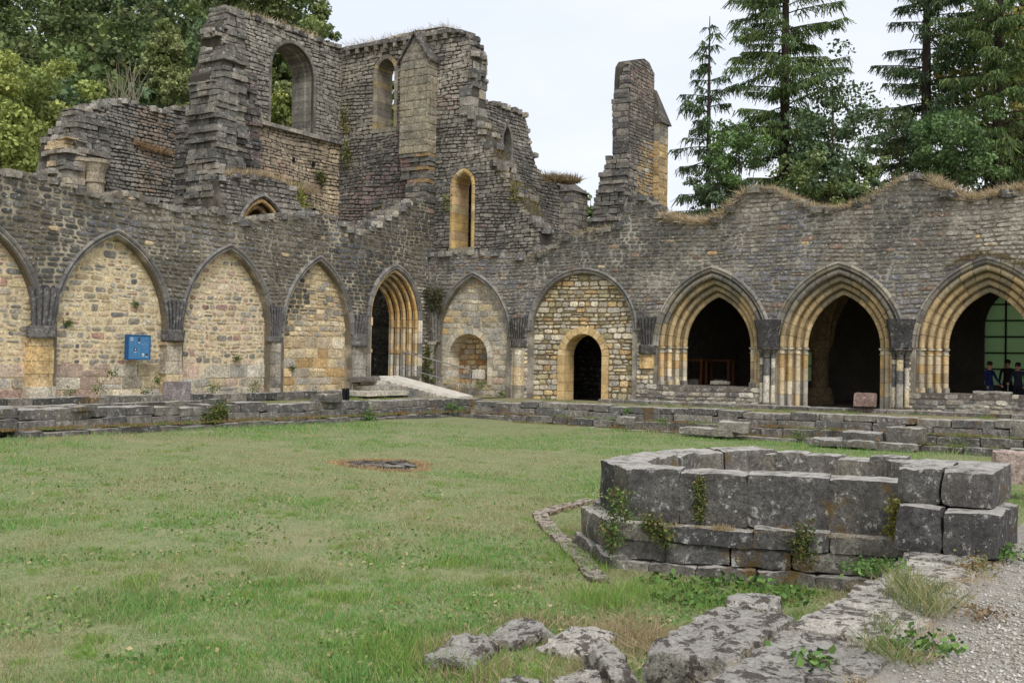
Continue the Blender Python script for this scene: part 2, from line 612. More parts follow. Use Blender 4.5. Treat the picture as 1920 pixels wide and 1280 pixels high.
def arch_side(w, zs, h, r, n, zb=None, off=0.0):
    """right half of a pointed arch: points (x, z) from springing to apex, shifted outwards by r"""
    Rr = (w * w + h * h) / (2 * w)
    cx = w - Rr
    am = math.acos(max(-1, min(1, -cx / (Rr + r))))
    return [(cx + (Rr + r) * math.cos(am * k / n), zs + (Rr + r) * math.sin(am * k / n)) for k in range(n + 1)]
def arch_poly(uc, w, zs, h, zb, n=14, r=0.0):
    a = arch_side(w, zs, h, r, n)
    return [(uc + w + r, zb)] + [(uc + x, z) for x, z in a] + [(uc - x, z) for x, z in a[::-1][1:]] + [(uc - w - r, zb)]
def sweep_blocks(parent, name, fr, uc, w, zs, h, prof, nb, colf, seed=0, sides=(1, -1), mat=None, gap=.006, t0=0.0, sub=4):
    """arch stones: profile (r, d) carried along the arch, cut into nb stones on each side"""
    rg = random.Random(seed)
    Rr = (w * w + h * h) / (2 * w)
    cx = w - Rr
    npf = len(prof)
    for s in sides:
        for b in range(nb):
            V = []
            ta, tb = t0 + (1 - t0) * b / nb, t0 + (1 - t0) * (b + 1) / nb
            gp = gap / (Rr * 1.2)
            jd = rg.uniform(-.006, .006)
            for k in range(sub + 1):
                t = ta + gp + (tb - ta - 2 * gp) * k / sub
                if b == nb - 1 and k == sub:
                    t = 1.0
                for (r, d) in prof:
                    am = math.acos(max(-1, min(1, -cx / (Rr + r))))
                    a = am * t
                    V.append(fr(uc + s * (cx + (Rr + r) * math.cos(a)), zs + (Rr + r) * math.sin(a), d + jd))
            Fs = []
            for k in range(sub):
                for j in range(npf):
                    q = [k * npf + j, k * npf + (j + 1) % npf, (k + 1) * npf + (j + 1) % npf, (k + 1) * npf + j]
                    Fs.append(q if s > 0 else q[::-1])
            Fs += [list(range(npf)), [sub * npf + j for j in range(npf)][::-1]]
            fast(name, np.array(V), Fs, mat or SMOOTH, parent, np.array(colf(rg, (ta + tb) / 2, s)))
def jamb_blocks(parent, name, fr, uc, w, prof, z0, z1, nb, colf, seed=0, sides=(1, -1), mat=None, gap=.005):
    rg = random.Random(seed)
    npf = len(prof)
    for s in sides:
        for b in range(nb):
            za = z0 + (z1 - z0) * b / nb + gap
            zb = z0 + (z1 - z0) * (b + 1) / nb - gap
            V = []
            for z in (za, zb):
                for (r, d) in prof:
                    V.append(fr(uc + s * (w + r), z, d))
            Fs = [[j, (j + 1) % npf, npf + (j + 1) % npf, npf + j] for j in range(npf)]
            Fs += [list(range(npf)), [npf + j for j in range(npf)][::-1]]
            fast(name, np.array(V), Fs, mat or SMOOTH, parent, np.array(colf(rg, (za - z0) / (z1 - z0), s)))
def order_profile(i, rs=.2, ds=.2, d_out=0.0, n=4, roll=.075):
    """one stepped order of a portal with a roll on its edge; i=0 is the innermost"""
    r0 = i * rs
    d0 = d_out - (n - 1 - i) * ds
    P = [(r0 + .09, d0 - ds - .04), (r0 + .09, d0 - roll * 2.1)]
    for a in range(215, 34, -30):
        P.append((r0 + roll + roll * math.cos(R(a)), d0 - roll + roll * math.sin(R(a))))
    P += [(r0 + roll * 1.95, d0 - roll * 1.35), (r0 + rs + .095, d0 - roll * 1.5), (r0 + rs + .095, d0 - ds - .04)]
    return P
def shaft(fr_pt, r, z0, z1, n=12, entasis=0.0):
    return lathe([(r, z0), (r, z1)], fr_pt[0], fr_pt[1], n)

# value noise for large point sets
def vnoise(x, y, scale, seed=0):
    rg = np.random.default_rng(seed)
    G = rg.random((64, 64))
    u, v = np.asarray(x) * scale, np.asarray(y) * scale
    i, j = np.floor(u).astype(int), np.floor(v).astype(int)
    fu, fv = u - i, v - j
    fu, fv = fu * fu * (3 - 2 * fu), fv * fv * (3 - 2 * fv)
    g = lambda a, b: G[a % 64, b % 64]
    return (g(i, j) * (1 - fu) + g(i + 1, j) * fu) * (1 - fv) + (g(i, j + 1) * (1 - fu) + g(i + 1, j + 1) * fu) * fv

def blades(P, hgt, wid, col, lean=.5, bend=True):
    """grass blades at points P (n,3): two quads' worth of geometry as triangles; col (n,3)"""
    n = len(P)
    a = NR.random(n) * 2 * math.pi
    dx, dy = np.cos(a) * wid * .5, np.sin(a) * wid * .5
    la = NR.random(n) * 2 * math.pi
    ln = NR.random(n) * lean * hgt
    tx, ty = np.cos(la) * ln, np.sin(la) * ln
    V = np.zeros((n, 4, 3))
    V[:, 0] = P + np.stack([-dx, -dy, np.zeros(n)], 1)
    V[:, 1] = P + np.stack([dx, dy, np.zeros(n)], 1)
    zt = hgt * np.maximum(.35, 1 - .3 * (ln / np.maximum(hgt, 1e-4)))
    V[:, 2] = P + np.stack([dx * .8 + tx * .54, dy * .8 + ty * .54, zt * .58], 1)
    V[:, 3] = P + np.stack([tx, ty, zt], 1)
    I = np.arange(n)[:, None] * 4
    Fq = I + np.array([[0, 1, 2, 3]])
    C = np.repeat(np.concatenate([col, np.ones((n, 1))], 1), 4, 0)
    return V.reshape(-1, 3), Fq, C
def leaf_cloud(P, size, col, flat=.5, aspect=.6):
    """leaf quads at points P with random turn"""
    n = len(P)
    d = NR.normal(size=(n, 3))
    d /= np.linalg.norm(d, axis=1, keepdims=True)
    e = NR.normal(size=(n, 3))
    e[:, 2] *= flat
    e -= d * (e * d).sum(1, keepdims=True)
    e /= np.maximum(np.linalg.norm(e, axis=1, keepdims=True), 1e-5)
    s = np.broadcast_to(np.asarray(size), (n,))[:, None]
    V = np.stack([P - d * s * .5, P + e * s * .5 * aspect, P + d * s * .5, P - e * s * .5 * aspect], 1)
    Fq = np.arange(n)[:, None] * 4 + np.array([[0, 1, 2, 3]])
    C = np.repeat(np.concatenate([col, np.ones((n, 1))], 1), 4, 0)
    return V.reshape(-1, 3), Fq, C
def joinq(parts):
    V, Fq, C, k = [], [], [], 0
    for v, f, c in parts:
        V.append(v); Fq.append(f + k); C.append(c)
        k += len(v)
    return np.concatenate(V), np.concatenate(Fq), np.concatenate(C)

# ================================================================== THE SETTING
def structure(o):
    o['kind'] = 'structure'
    return o
def sheet(name, x0, x1, y0, y1, zf, mat, nx, ny):
    X, Y = np.meshgrid(np.linspace(x0, x1, nx), np.linspace(y0, y1, ny), indexing='ij')
    Z = zf(X, Y) if callable(zf) else np.full_like(X, zf)
    V = np.stack([X, Y, Z], -1).reshape(-1, 3)
    i, j = np.meshgrid(np.arange(nx - 1), np.arange(ny - 1), indexing='ij')
    a = (i * ny + j).ravel()
    return structure(fast(name, V, np.stack([a, a + ny, a + ny + 1, a + 1], 1), mat, smooth=True))
def lawn_h(X, Y):
    return lawn_z(X, Y) + .05 * (vnoise(X, Y, .35, 3) - .5) + .03 * (vnoise(X, Y, 1.1, 4) - .5)
sheet('ground', -700, 700, -700, 700, -2.2, EARTH, 3, 3)
sheet('lawn', -46, -3.4, -24.3, -3.4, lawn_h, LAWN, 90, 60)
sheet('north_gallery_floor', -46, 0.6, -3.75, 1.0, .0, EARTH, 3, 3)
sheet('east_gallery_floor', -3.8, .3, -30, -3.75, lambda X, Y: .0 * X - .03, EARTH, 3, 3)
def path_h(X, Y):
    return -.10 + .03 * (vnoise(X, Y, .8, 9) - .5) - .03 * np.clip((Y + 25.4), 0, 1)
sheet('gravel_path', -44, -4.5, -40, -24.5, path_h, GRAVEL, 80, 50)
sheet('church_floor', -46, 16, 1.0, 20, .1, EARTH, 3, 3)

# wooded hillside to the north
def hill_h(X, Y):
    s = np.clip((Y - 18 - .10 * (X + 40)) / 70, 0, 1)
    e = np.clip((75 - X) / 75, 0.0, 1)
    return -1.5 + 58 * s * s * (3 - 2 * s) * e + 2.0 * vnoise(X, Y, .06, 5)
sheet('hillside', -140, 160, 16, 150, hill_h, ground_material('wood_floor', [S(60, 66, 36), S(82, 76, 48)], [.6]), 60, 40)

# ------------------------------------------------------------------ colours of the stone
DARK = [S(*c, 1.7) for c in ((72, 71, 68), (88, 85, 80), (104, 99, 92), (64, 63, 62), (114, 108, 100), (82, 80, 78), (98, 94, 89))]
GREY = [S(*c, 1.65) for c in ((112, 109, 103), (128, 123, 115), (102, 99, 95), (138, 133, 123), (94, 92, 90), (120, 115, 106), (134, 127, 115))]
OCHRE = [S(*c, 1.28) for c in ((190, 173, 142), (178, 163, 138), (198, 179, 144), (166, 155, 138), (182, 162, 132), (156, 149, 138), (196, 184, 160), (170, 151, 124))]
REDD = [S(158, 126, 114, 1.2), S(166, 134, 118, 1.2), S(148, 120, 112, 1.2)]
CREAM = [S(*c, 1.2) for c in ((198, 188, 168), (204, 192, 168), (184, 174, 154), (194, 178, 144), (176, 170, 158), (192, 184, 170), (168, 158, 140))]
ORANGE = [S(*c, 1.22) for c in ((192, 164, 118), (198, 172, 130), (184, 154, 110), (190, 168, 132), (178, 148, 108))]
PINK = [S(190, 166, 148, 1.2), S(180, 154, 138, 1.2), S(196, 176, 156, 1.2)]
A = lambda c, a: (*c, a)
def tone(u, z, rg, seed, dk, lt, k=1.65, j=.09, tint=None, tp=.7):
    """stone colour that drifts slowly over the wall, with a little change from stone to stone"""
    n = .55 * vnoise(u, z, .32, seed) + .45 * vnoise(u, z, .95, seed + 1)
    t = min(1, max(0, (n - .28) / .44 + rg.gauss(0, .16)))
    d, l = S(*dk, k), S(*lt, k)
    m_ = 1 + rg.uniform(-j, j)
    c = [(a + (b - a) * t) * m_ for a, b in zip(d, l)]
    if tint is not None:
        w = min(1, max(0, (vnoise(u, z, .6, seed + 2) - .62) * 6)) * tp
        if rg.random() < w:
            q = S(*tint, k)
            c = [(a + b) / 2 for a, b in zip(c, q)]
    return tuple(c)
STK = [S(*c, 1.6) for c in ((100, 97, 91), (110, 106, 99), (90, 88, 84), (118, 112, 103), (104, 100, 95))]

# ------------------------------------------------------------------ north cloister wall (left)
left = thing('cloister_wall', 'long dark rubble wall on the left with a row of walled-up pointed arches', 'wall', (-10, 0, 0))
FL = frame_y(0.0)
top = [(0, 326), (35, 320), (75, 328), (130, 345), (150, 358), (185, 366), (203, 371), (215, 360), (240, 361), (270, 366), (285, 376), (300, 385), (340, 390), (370, 399), (400, 391), (430, 398), (448, 412),
       (470, 420), (490, 408), (520, 402), (535, 404), (548, 410), (562, 402), (590, 398), (612, 403), (628, 408), (640, 418), (662, 432), (680, 438), (700, 424), (725, 408), (748, 393), (775, 377), (790, 370)]
LT = [uy(x, y, 0) for x, y in top]
rg0 = random.Random(3)
LTj = []
for (a, b) in zip(LT, LT[1:]):
    for k in range(3):
        t = k / 3
        LTj.append((a[0] + (b[0] - a[0]) * t, a[1] + (b[1] - a[1]) * t + rg0.uniform(-.05, .05)))
LARCH = [(-19.26, 1.85, 2.2, 2.6), (-14.97, 1.85, 2.2, 2.6), (-10.65, 1.83, 2.2, 2.6), (-6.44, 1.70, 2.2, 2.6)]
outer = [(-24.5, -.3), (.35, -.3), (.35, LT[-1][1])] + LTj[::-1] + [(-20.2, 6.25), (-22, 6.0), (-24.5, 6.3)]
DOOR = (-2.12, .85, 2.95, 1.24)
dhole = arch_poly(DOOR[0], DOOR[1], DOOR[2], DOOR[3], -.2, r=.66)
holes = [arch_poly(c, w, zs, h, -.2) for c, w, zs, h in LARCH] + [dhole]
core(FL, [outer] + holes, -.005, -1.12, A(S(172, 161, 140, 1.1), 1), left)
def left_col(u, z, rg):
    dc = min(abs(u - c) for c in (-17.29, -12.86, -8.59, -4.27))
    if z < 1.95 + rg.uniform(-.15, .15):
        if u < -3.9:
            return A(pick(rg, OCHRE + ORANGE[:2]), .35)
        return A(pick(rg, CREAM), .4)
    if u > -1.0 and z < 4.4:
        return A(pick(rg, GREY + CREAM[4:6]), .8)
    c = tone(u, z, rg, 12, (70, 69, 67), (114, 109, 101), k=1.5, tint=(96, 98, 106))
    if rg.random() < .012:
        c = pick(rg, OCHRE)
    return A(c, 1.0)
hoodhole = [arch_poly(c, w, zs, h, -.2, r=.17) for c, w, zs, h in LARCH] + [arch_poly(DOOR[0], DOOR[1], DOOR[2], DOOR[3], -.2, r=.80)]
stones = masonry(FL, [outer] + hoodhole, (.11, .21), (.15, .40), left_col, (.004, .03), 11, gap=.019)
# walled-up arch fillings
def fill_col(k):
    def f(u, z, rg):
        c, w, zs, h = LARCH[k]
        x = (u - c) / w
        if k == 3:
            if z < 2.15:
                return A(pick(rg, ORANGE[2:] + OCHRE + CREAM[3:4] + [S(196, 140, 92)]), .2)
            if x < -.15 and vnoise(u, z, 1.1, 31) > .42:
                return A(pick(rg, DARK[:4]), .7)
            return A(pick(rg, OCHRE + GREY[:2]), .45)
        if z < 1.15:
            return A(pick(rg, CREAM + PINK + GREY[3:4]), .5)
        q = rg.random()
        if q < .06:
            return A(pick(rg, REDD), .2)
        if q < .22:
            return A(pick(rg, GREY + PINK[:1]), .4)
        return A(pick(rg, OCHRE + (PINK if k == 2 else [])), .25)
    return f
MORT = [S(202, 184, 150, 1.15), S(204, 186, 152, 1.15), S(202, 185, 153, 1.15), S(186, 165, 130, 1.1)]
for k, (c, w, zs, h) in enumerate(LARCH):
    P = arch_poly(c, w, zs, h, -.25, r=.06)
    core(FL, [P], -.26, -.9, A(MORT[k], 0), left, 'arch_filling')
    kw = dict(d0=-.26)
    if k == 3:
        stones += masonry(FL, [P], (.27, .36), (.4, .85), fill_col(k), (.008, .022), 40, gap=.008, zlim=(-.2, 2.15), wob=.0, **kw)
        stones += masonry(FL, [P], (.13, .22), (.2, .42), fill_col(k), (.01, .035), 41, zlim=(2.15, 9), **kw)
    else:
        stones += masonry(FL, [P], (.26, .36), (.35, .95), fill_col(k), (.01, .03), 50 + k, gap=.01, zlim=(-.2, 1.15), wob=.0, **kw)
        stones += masonry(FL, [P], (.09, .23), (.12, .44), fill_col(k), (.002, .022), 60 + k, jit=.024, gap=.018, zlim=(1.15, 9), **kw)
place_stones(left, stones)
HOOD = [(0, -.27), (0, -.05), (.035, .04), (.07, .035), (.085, .02), (.11, .055), (.155, .085), (.195, .06), (.215, .0), (.22, -.1), (.22, -.27)]
hc = lambda rg, t, s: A(pick(rg, [S(112, 109, 105, 1.4), S(122, 118, 112, 1.4), S(104, 101, 98, 1.4)], .04), .7)
for k, (c, w, zs, h) in enumerate(LARCH):
    sweep_blocks(left, 'voussoir', FL, c, w, zs, h, HOOD, 8, hc, 70 + k, t0=.02)
# corbels the vault ribs sprang from
def corbel(fr, u, z_ab, z_top, w0, w1, dep, parent, col, flutes=7, ab_h=.32, ab_w=.40, pend=True, round_ab=False):
    n = flutes * 8
    rows = [(z_ab + ab_h, w0, dep * .72), (z_ab + ab_h + .25 * (z_top - z_ab - ab_h), w0 * 1.04, dep * .78), (z_ab + ab_h + .6 * (z_top - z_ab - ab_h), w0 + (w1 - w0) * .45, dep * .9), (z_top, w1, dep)]
    V = []
    for z, w, d in rows:
        for k in range(n + 1):
            a = math.pi * k / n
            f = .80 + .20 * abs(math.sin(a * flutes)) ** .6
            V.append(fr(u - w * math.cos(a) * f, z + .02 * math.sin(k * 2.1) * (z == z_top), d * math.sin(a) ** .75 * f - .1))
    m1 = n + 1
    Fs = [[i * m1 + k, i * m1 + k + 1, (i + 1) * m1 + k + 1, (i + 1) * m1 + k] for i in range(3) for k in range(n)]
    V.append(fr(u, z_top - .05, -.1))
    Fs += [[3 * m1 + k, 3 * m1 + k + 1, 4 * m1] for k in range(n)]
    Fs.append([3 * m1, 4 * m1, 3 * m1 + n, 2 * m1 + n, m1 + n, n, 0, m1, 2 * m1])
    o = fast('corbel', np.array(V), Fs, STONE, parent, np.array(A(col, .6)))
    mm = 16
    V = []
    for z, f in ((z_ab, .96 if not round_ab else .72), (z_ab + .04, 1.0 if not round_ab else .9), (z_ab + ab_h - .03, 1.0), (z_ab + ab_h, .95)):
        for k in range(mm + 1):
            a = math.pi * k / mm
            ca, sa = math.cos(a), math.sin(a)
            if not round_ab:
                q = 1 / max(abs(ca), abs(sa), .74 * (abs(ca) + abs(sa)))
                ca, sa = ca * q, sa * q
            V.append(fr(u - ab_w * ca * f, z, dep * .95 * sa * f - .12))
    m1 = mm + 1
    Fs = [[i * m1 + k, i * m1 + k + 1, (i + 1) * m1 + k + 1, (i + 1) * m1 + k] for i in range(3) for k in range(mm)]
    Fs += [list(range(m1))[::-1], [3 * m1 + k for k in range(m1)]]
    fast('abacus', np.array(V), Fs, STONE, o, np.array(A((col[0] * 1.05, col[1] * 1.02, col[2] * .97), .5)))
    return o
dk = S(94, 92, 92, 1.35)
corbel(FL, -17.27, 1.83, 3.16, .32, .46, .5, left, dk, flutes=6)
corbel(FL, -12.86, 1.82, 3.05, .24, .42, .5, left, dk, flutes=9, round_ab=True, ab_w=.38, ab_h=.36)
corbel(FL, -8.58, 1.9, 3.08, .22, .36, .42, left, dk, flutes=10, ab_w=.3, ab_h=.2)
corbel(FL, -4.25, 1.84, 3.0, .36, .40, .45, left, dk, flutes=8, ab_w=.42, ab_h=.45)
def pilaster(fr, u, z0, z1, w, d, cols, parent, seed, name='pilaster', a=.25, broken=0.0):
    rg = random.Random(seed)
    z = z0
    while z < z1 - .05:
        zb = min(z1, z + rg.uniform(.34, .55))
        ww = w * rg.uniform(.93, 1.05)
        du = rg.uniform(-broken, broken)
        n = 8
        V = []
        for zz in (z + .005, zb - .005):
            V.append(fr(u - ww * 1.25 + du, zz, -.28))
            V.append(fr(u - ww * 1.25 + du, zz, d * .45))
            for k in range(n + 1):
                aa = math.pi * k / n
                V.append(fr(u - ww * .8 * math.cos(aa) + du, zz, d * .45 + d * .55 * math.sin(aa)))
            V.append(fr(u + ww * 1.25 + du, zz, d * .45))
            V.append(fr(u + ww * 1.25 + du, zz, -.28))
        q = len(V) // 2
        Fs = [[i, (i + 1) % q, q + (i + 1) % q, q + i] for i in range(q)] + [list(range(q))[::-1], list(range(q, 2 * q))]
        fast(name, np.array(V), Fs, STONE, parent, np.array(A(pick(rg, cols), a)))
        z = zb
pilaster(FL, -17.27, .0, 1.83, .26, .10, ORANGE, left, 1, broken=.03)
pilaster(FL, -17.27, .0, .55, .3, .2, CREAM, left, 2)
pilaster(FL, -12.86, .0, 1.82, .24, .10, ORANGE + OCHRE, left, 3, broken=.04)
pilaster(FL, -8.58, .0, 1.9, .16, .26, CREAM + GREY, left, 4)
pilaster(FL, -4.25, .0, 1.84, .3, .12, GREY + OCHRE, left, 5, broken=.04)
# the tall doorway in the corner: five stepped orders
fd = FL
def door_arch_col(rg, t, s):
    return A(pick(rg, [S(196, 164, 112, 1.2), S(190, 156, 106, 1.2), S(186, 160, 120, 1.2)] if t < .75 else [S(170, 150, 118, 1.2), S(160, 142, 116, 1.2), S(182, 160, 122, 1.2)], .03), .3)
def door_jamb_col(rg, t, s):
    return A(pick(rg, ORANGE[:4] + OCHRE[:2] if t > .5 else CREAM + ORANGE[:2]), .2)
for i in range(5):
    pr = order_profile(i, .13, .2, 0.0, 5, .06)
    sweep_blocks(left, 'voussoir', FL, DOOR[0], DOOR[1], DOOR[2], DOOR[3], pr, 6, door_arch_col, 100 + i)
    jamb_blocks(left, 'jamb_stone', FL, DOOR[0], DOOR[1], pr, .3, 2.86, 6, door_jamb_col, 110 + i)
    ring = [(r - .035 if k not in (0, len(pr) - 1, len(pr) - 2) else r, d + (.03 if 0 < k < len(pr) - 1 else 0)) for k, (r, d) in enumerate(pr)]
    jamb_blocks(left, 'impost', FL, DOOR[0], DOOR[1], ring, 2.64, 2.95, 1, lambda rg, t, s: A(pick(rg, ORANGE), .2), 120 + i)
    jamb_blocks(left, 'shaft_ring', FL, DOOR[0], DOOR[1], ring, 1.62, 1.76, 1, lambda rg, t, s: A(pick(rg, ORANGE), .2), 130 + i)
DH = [(.655, -.2), (.655, .02), (.69, .08), (.74, .06), (.78, .10), (.86, .06), (.88, -.2)]
sweep_blocks(left, 'voussoir', FL, DOOR[0], DOOR[1], DOOR[2], DOOR[3], DH, 7, hc, 140)
jamb_blocks(left, 'jamb_stone', FL, DOOR[0], DOOR[1], DH, .2, 2.95, 6, lambda rg, t, s: A(pick(rg, CREAM + GREY) if s > 0 else pick(rg, DARK), .5), 141)
fast('threshold', boxv(-3.1, -1.1, -.45, 1.2, .1, .72), BOXF, STONE, left, np.array(A(S(120, 114, 104), .5)))

# ------------------------------------------------------------------ east cloister wall (right) with the chapter house arches
right = thing('chapter_house_wall', 'weathered rubble wall on the right with three open moulded pointed arches and grass on top', 'wall', (0, -14, 0))
FR = frame_x(0.0)
topr = [(792, 476), (835, 474), (880, 472), (930, 474), (965, 477), (990, 484), (1012, 478), (1030, 470), (1045, 455), (1062, 444), (1080, 437), (1105, 433), (1140, 428), (1158, 424), (1166, 395), (1176, 372), (1190, 364), (1212, 372), (1228, 388), (1240, 402),
        (1260, 412), (1300, 418), (1330, 416), (1360, 400), (1380, 378), (1398, 358), (1420, 350), (1445, 354), (1470, 366), (1495, 378), (1520, 388), (1550, 393), (1585, 390), (1620, 376), (1650, 360), (1680, 342), (1700, 331), (1716, 328), (1735, 334), (1760, 349), (1790, 366), (1820, 374), (1840, 374), (1870, 364), (1900, 358), (1920, 356)]
RTp = [ux(x, y, 0) for x, y in topr]
RTj = []
for (a, b) in zip(RTp, RTp[1:]):
    for k in range(2):
        t = k / 2
        RTj.append((a[0] + (b[0] - a[0]) * t, a[1] + (b[1] - a[1]) * t + rg0.uniform(-.04, .04)))
outer = [(1.1, -.6), (1.1, RTp[0][1])] + RTj + [RTp[-1], (-24, 6.6), (-27, 6.2), (-27, -.6)]
BA = (-2.17, 1.62, 2.3, 2.36)
BB = (-7.02, 2.1, 2.55, 2.12)
OPEN = [(-12.1, 1.17, 2.0, 1.74, .64), (-16.43, 1.17, 2.0, 1.74, -.1), (-20.85, 1.17, 2.0, 1.74, .62), (-25.2, 1.17, 2.0, 1.74, .62)]
holes = [arch_poly(*BA, -.2), arch_poly(*BB, -.2)] + [arch_poly(c, w, zs, h, zb, r=.84) for c, w, zs, h, zb in OPEN]
core(FR, [outer] + holes, -.005, -1.1, A(S(168, 160, 146, 1.15), .9), right)
def right_col(u, z, rg):
    if z < .7:
        return A(pick(rg, GREY + CREAM[4:]), .8)
    if z < 2.0 and u > -10.2:
        return A(pick(rg, CREAM + OCHRE), .4)
    if z < 2.2 and u < -10.2:
        return A(pick(rg, OCHRE + ORANGE + CREAM), .3)
    c = tone(u, z, rg, 77, (86, 84, 81), (136, 129, 119) if u < -9 else (120, 115, 107), tint=(98, 100, 110))
    q = rg.random()
    if q < .008:
        c = pick(rg, ORANGE + OCHRE)
    elif q < .06:
        c = pick(rg, [S(150, 128, 112), S(140, 118, 104)])
    return A(c, .95)
hoodhole = [arch_poly(*BA, -.2, r=.17), arch_poly(*BB, -.2, r=.17)] + [arch_poly(c, w, zs, h, zb, r=.96) for c, w, zs, h, zb in OPEN]
stones = masonry(FR, [outer] + hoodhole, (.11, .20), (.15, .42), right_col, (.004, .03), 21, gap=.015)
# blind arch with the round niche
NI = (-1.83, .92, 1.5, .92)
P = arch_poly(*BA, -.25, r=.06)
nh = arch_poly(*NI, .42, r=.04)
core(FR, [P, nh], -.26, -1.0, A(S(186, 172, 148, 1.1), 0), right, 'arch_filling')
nr = arch_poly(*NI, .42, r=.24)
def ba_col(u, z, rg):
    if rg.random() < .12:
        return A(pick(rg, PINK + ORANGE[:1]), .3)
    return A(pick(rg, CREAM + GREY[3:4] + [S(178, 172, 162), S(190, 184, 172)]), .4)
stones += masonry(FR, [P, nr], (.14, .27), (.2, .5), ba_col, (.01, .03), 22, gap=.009, d0=-.26)
nb = arch_poly(NI[0], NI[1] + .1, NI[2], NI[3] + .1, .2)
core(FR, [nb], -1.0, -1.3, A(S(150, 128, 94), .3), right, 'niche_back')
stones += masonry(FR, [nb], (.17, .24), (.25, .5), lambda u, z, rg: A(pick(rg, OCHRE + ORANGE[3:] + [S(176, 132, 92)]), .3), (.008, .02), 23, gap=.012, d0=-1.0)
RING = [(0, -1.02), (0, -.235), (.02, -.215), (.25, -.215), (.25, -.27), (.07, -1.02)]
sweep_blocks(right, 'voussoir', FR, *NI, RING, 7, lambda rg, t, s: A(pick(rg, CREAM + OCHRE[:2]), .3), 24)
jamb_blocks(right, 'jamb_stone', FR, NI[0], NI[1], RING, .42, NI[2], 3, lambda rg, t, s: A(pick(rg, CREAM), .4), 25)
# blind arch with the small round-headed door
BD = (-7.03, .78, 1.62, .80)
P = arch_poly(*BB, -.25, r=.06)
nh = arch_poly(*BD, -.3, r=.14)
core(FR, [P, nh], -.2, -1.0, A(S(138, 122, 96), .4), right, 'arch_filling')
nr = arch_poly(*BD, -.3, r=.27)
def bb_col(u, z, rg):
    q = rg.random()
    if q < .14:
        return A(pick(rg, ORANGE), .2)
    if q < .3:
        return A(pick(rg, [S(176, 166, 132), S(164, 152, 118)]), .3)
    return A(pick(rg, CREAM), .35)
stones += masonry(FR, [P, nr], (.11, .24), (.16, .46), bb_col, (.01, .05), 26, gap=.015, d0=-.2)
DRING = [(.1, -1.03), (0, -.9), (0, -.16), (.025, -.13), (.28, -.13), (.28, -.25), (.2, -1.03)]
oc = lambda rg, t, s: A(pick(rg, [S(204, 176, 128, 1.1), S(198, 169, 120, 1.1), S(206, 180, 136, 1.1), S(194, 166, 120, 1.1)], .03), .08)
sweep_blocks(right, 'voussoir', FR, *BD, DRING, 6, oc, 27)
jamb_blocks(right, 'jamb_stone', FR, BD[0], BD[1], DRING, -.05, BD[2], 5, oc, 28)
for k, bl in enumerate((BA, BB)):
    sweep_blocks(right, 'voussoir', FR, *bl, HOOD, 9, hc, 150 + k)
# three open arches, four orders each
def op_col(rg, t, s):
    if t > .55 + .2 * rg.random():
        return A(pick(rg, [S(160, 146, 120, 1.1), S(146, 136, 116, 1.1), S(168, 150, 118, 1.1)], .03), .7)
    return A(pick(rg, [S(186, 163, 124, 1.2), S(180, 157, 119, 1.2), S(190, 168, 130, 1.2), S(172, 152, 118, 1.2)], .03), .3)
def opj_col(rg, t, s):
    return A(pick(rg, ORANGE + OCHRE[:2]) if t > .45 else pick(rg, CREAM + OCHRE + ORANGE[:2]), .25)
OH = [(.80, -.25), (.80, -.01), (.835, .06), (.87, .03), (.90, .03), (.93, .10), (.99, .085), (1.01, .0), (1.01, -.25)]
for j, (c, w, zs, h, zb) in enumerate(OPEN[:3]):
    for i in range(4):
        pr = order_profile(i, .2, .21, 0.0, 4, .085)
        dark1 = (lambda rg, t, s: A(pick(rg, [S(112, 108, 102, 1.3), S(122, 116, 106, 1.3), S(136, 128, 112, 1.2)] if t > .3 else [S(150, 134, 108, 1.2), S(166, 146, 112, 1.2)], .04), .8)) if i == 3 else op_col
        if i == 3 and j == 2:
            dark1 = op_col
        sweep_blocks(right, 'voussoir', FR, c, w, zs, h, pr, 8, dark1, 160 + j * 10 + i)
        jamb_blocks(right, 'jamb_stone', FR, c, w, pr, max(zb, -.03) + .02, 1.78, 4, opj_col, 200 + j * 10 + i)
        ring = [(r - .04 if 1 < k < len(pr) - 3 else r, d + (.035 if 0 < k < len(pr) - 1 else 0)) for k, (r, d) in enumerate(pr)]
        jamb_blocks(right, 'impost', FR, c, w, ring, 1.93, 2.0, 1, opj_col, 240 + j * 10 + i)
        jamb_blocks(right, 'necking', FR, c, w, pr, 1.80, 1.925, 1, opj_col, 250 + j * 10 + i)
        ring2 = [(r - .025 if 1 < k < len(pr) - 3 else r, d + (.02 if 0 < k < len(pr) - 1 else 0)) for k, (r, d) in enumerate(pr)]
        jamb_blocks(right, 'shaft_ring', FR, c, w, ring2, 1.775, 1.81, 1, opj_col, 260 + j * 10 + i)
        if zb > 0:
            jamb_blocks(right, 'shaft_base', FR, c, w, ring, zb + .0, zb + .16, 1, lambda rg, t, s: A(pick(rg, GREY + OCHRE[:1]), .4), 270 + j * 10 + i)
    sweep_blocks(right, 'voussoir', FR, c, w, zs, h, OH, 9, lambda rg, t, s: A(pick(rg, GREY + DARK[4:5] + [S(148, 140, 124)]), .8), 280 + j)
    if zb > 0:
        fast('sill', boxv(-.02, 1.0, c - 2.0, c + 2.0, zb - .16, zb + .004), BOXF, STONE, right, np.array(A(S(120, 113, 104), .8)))
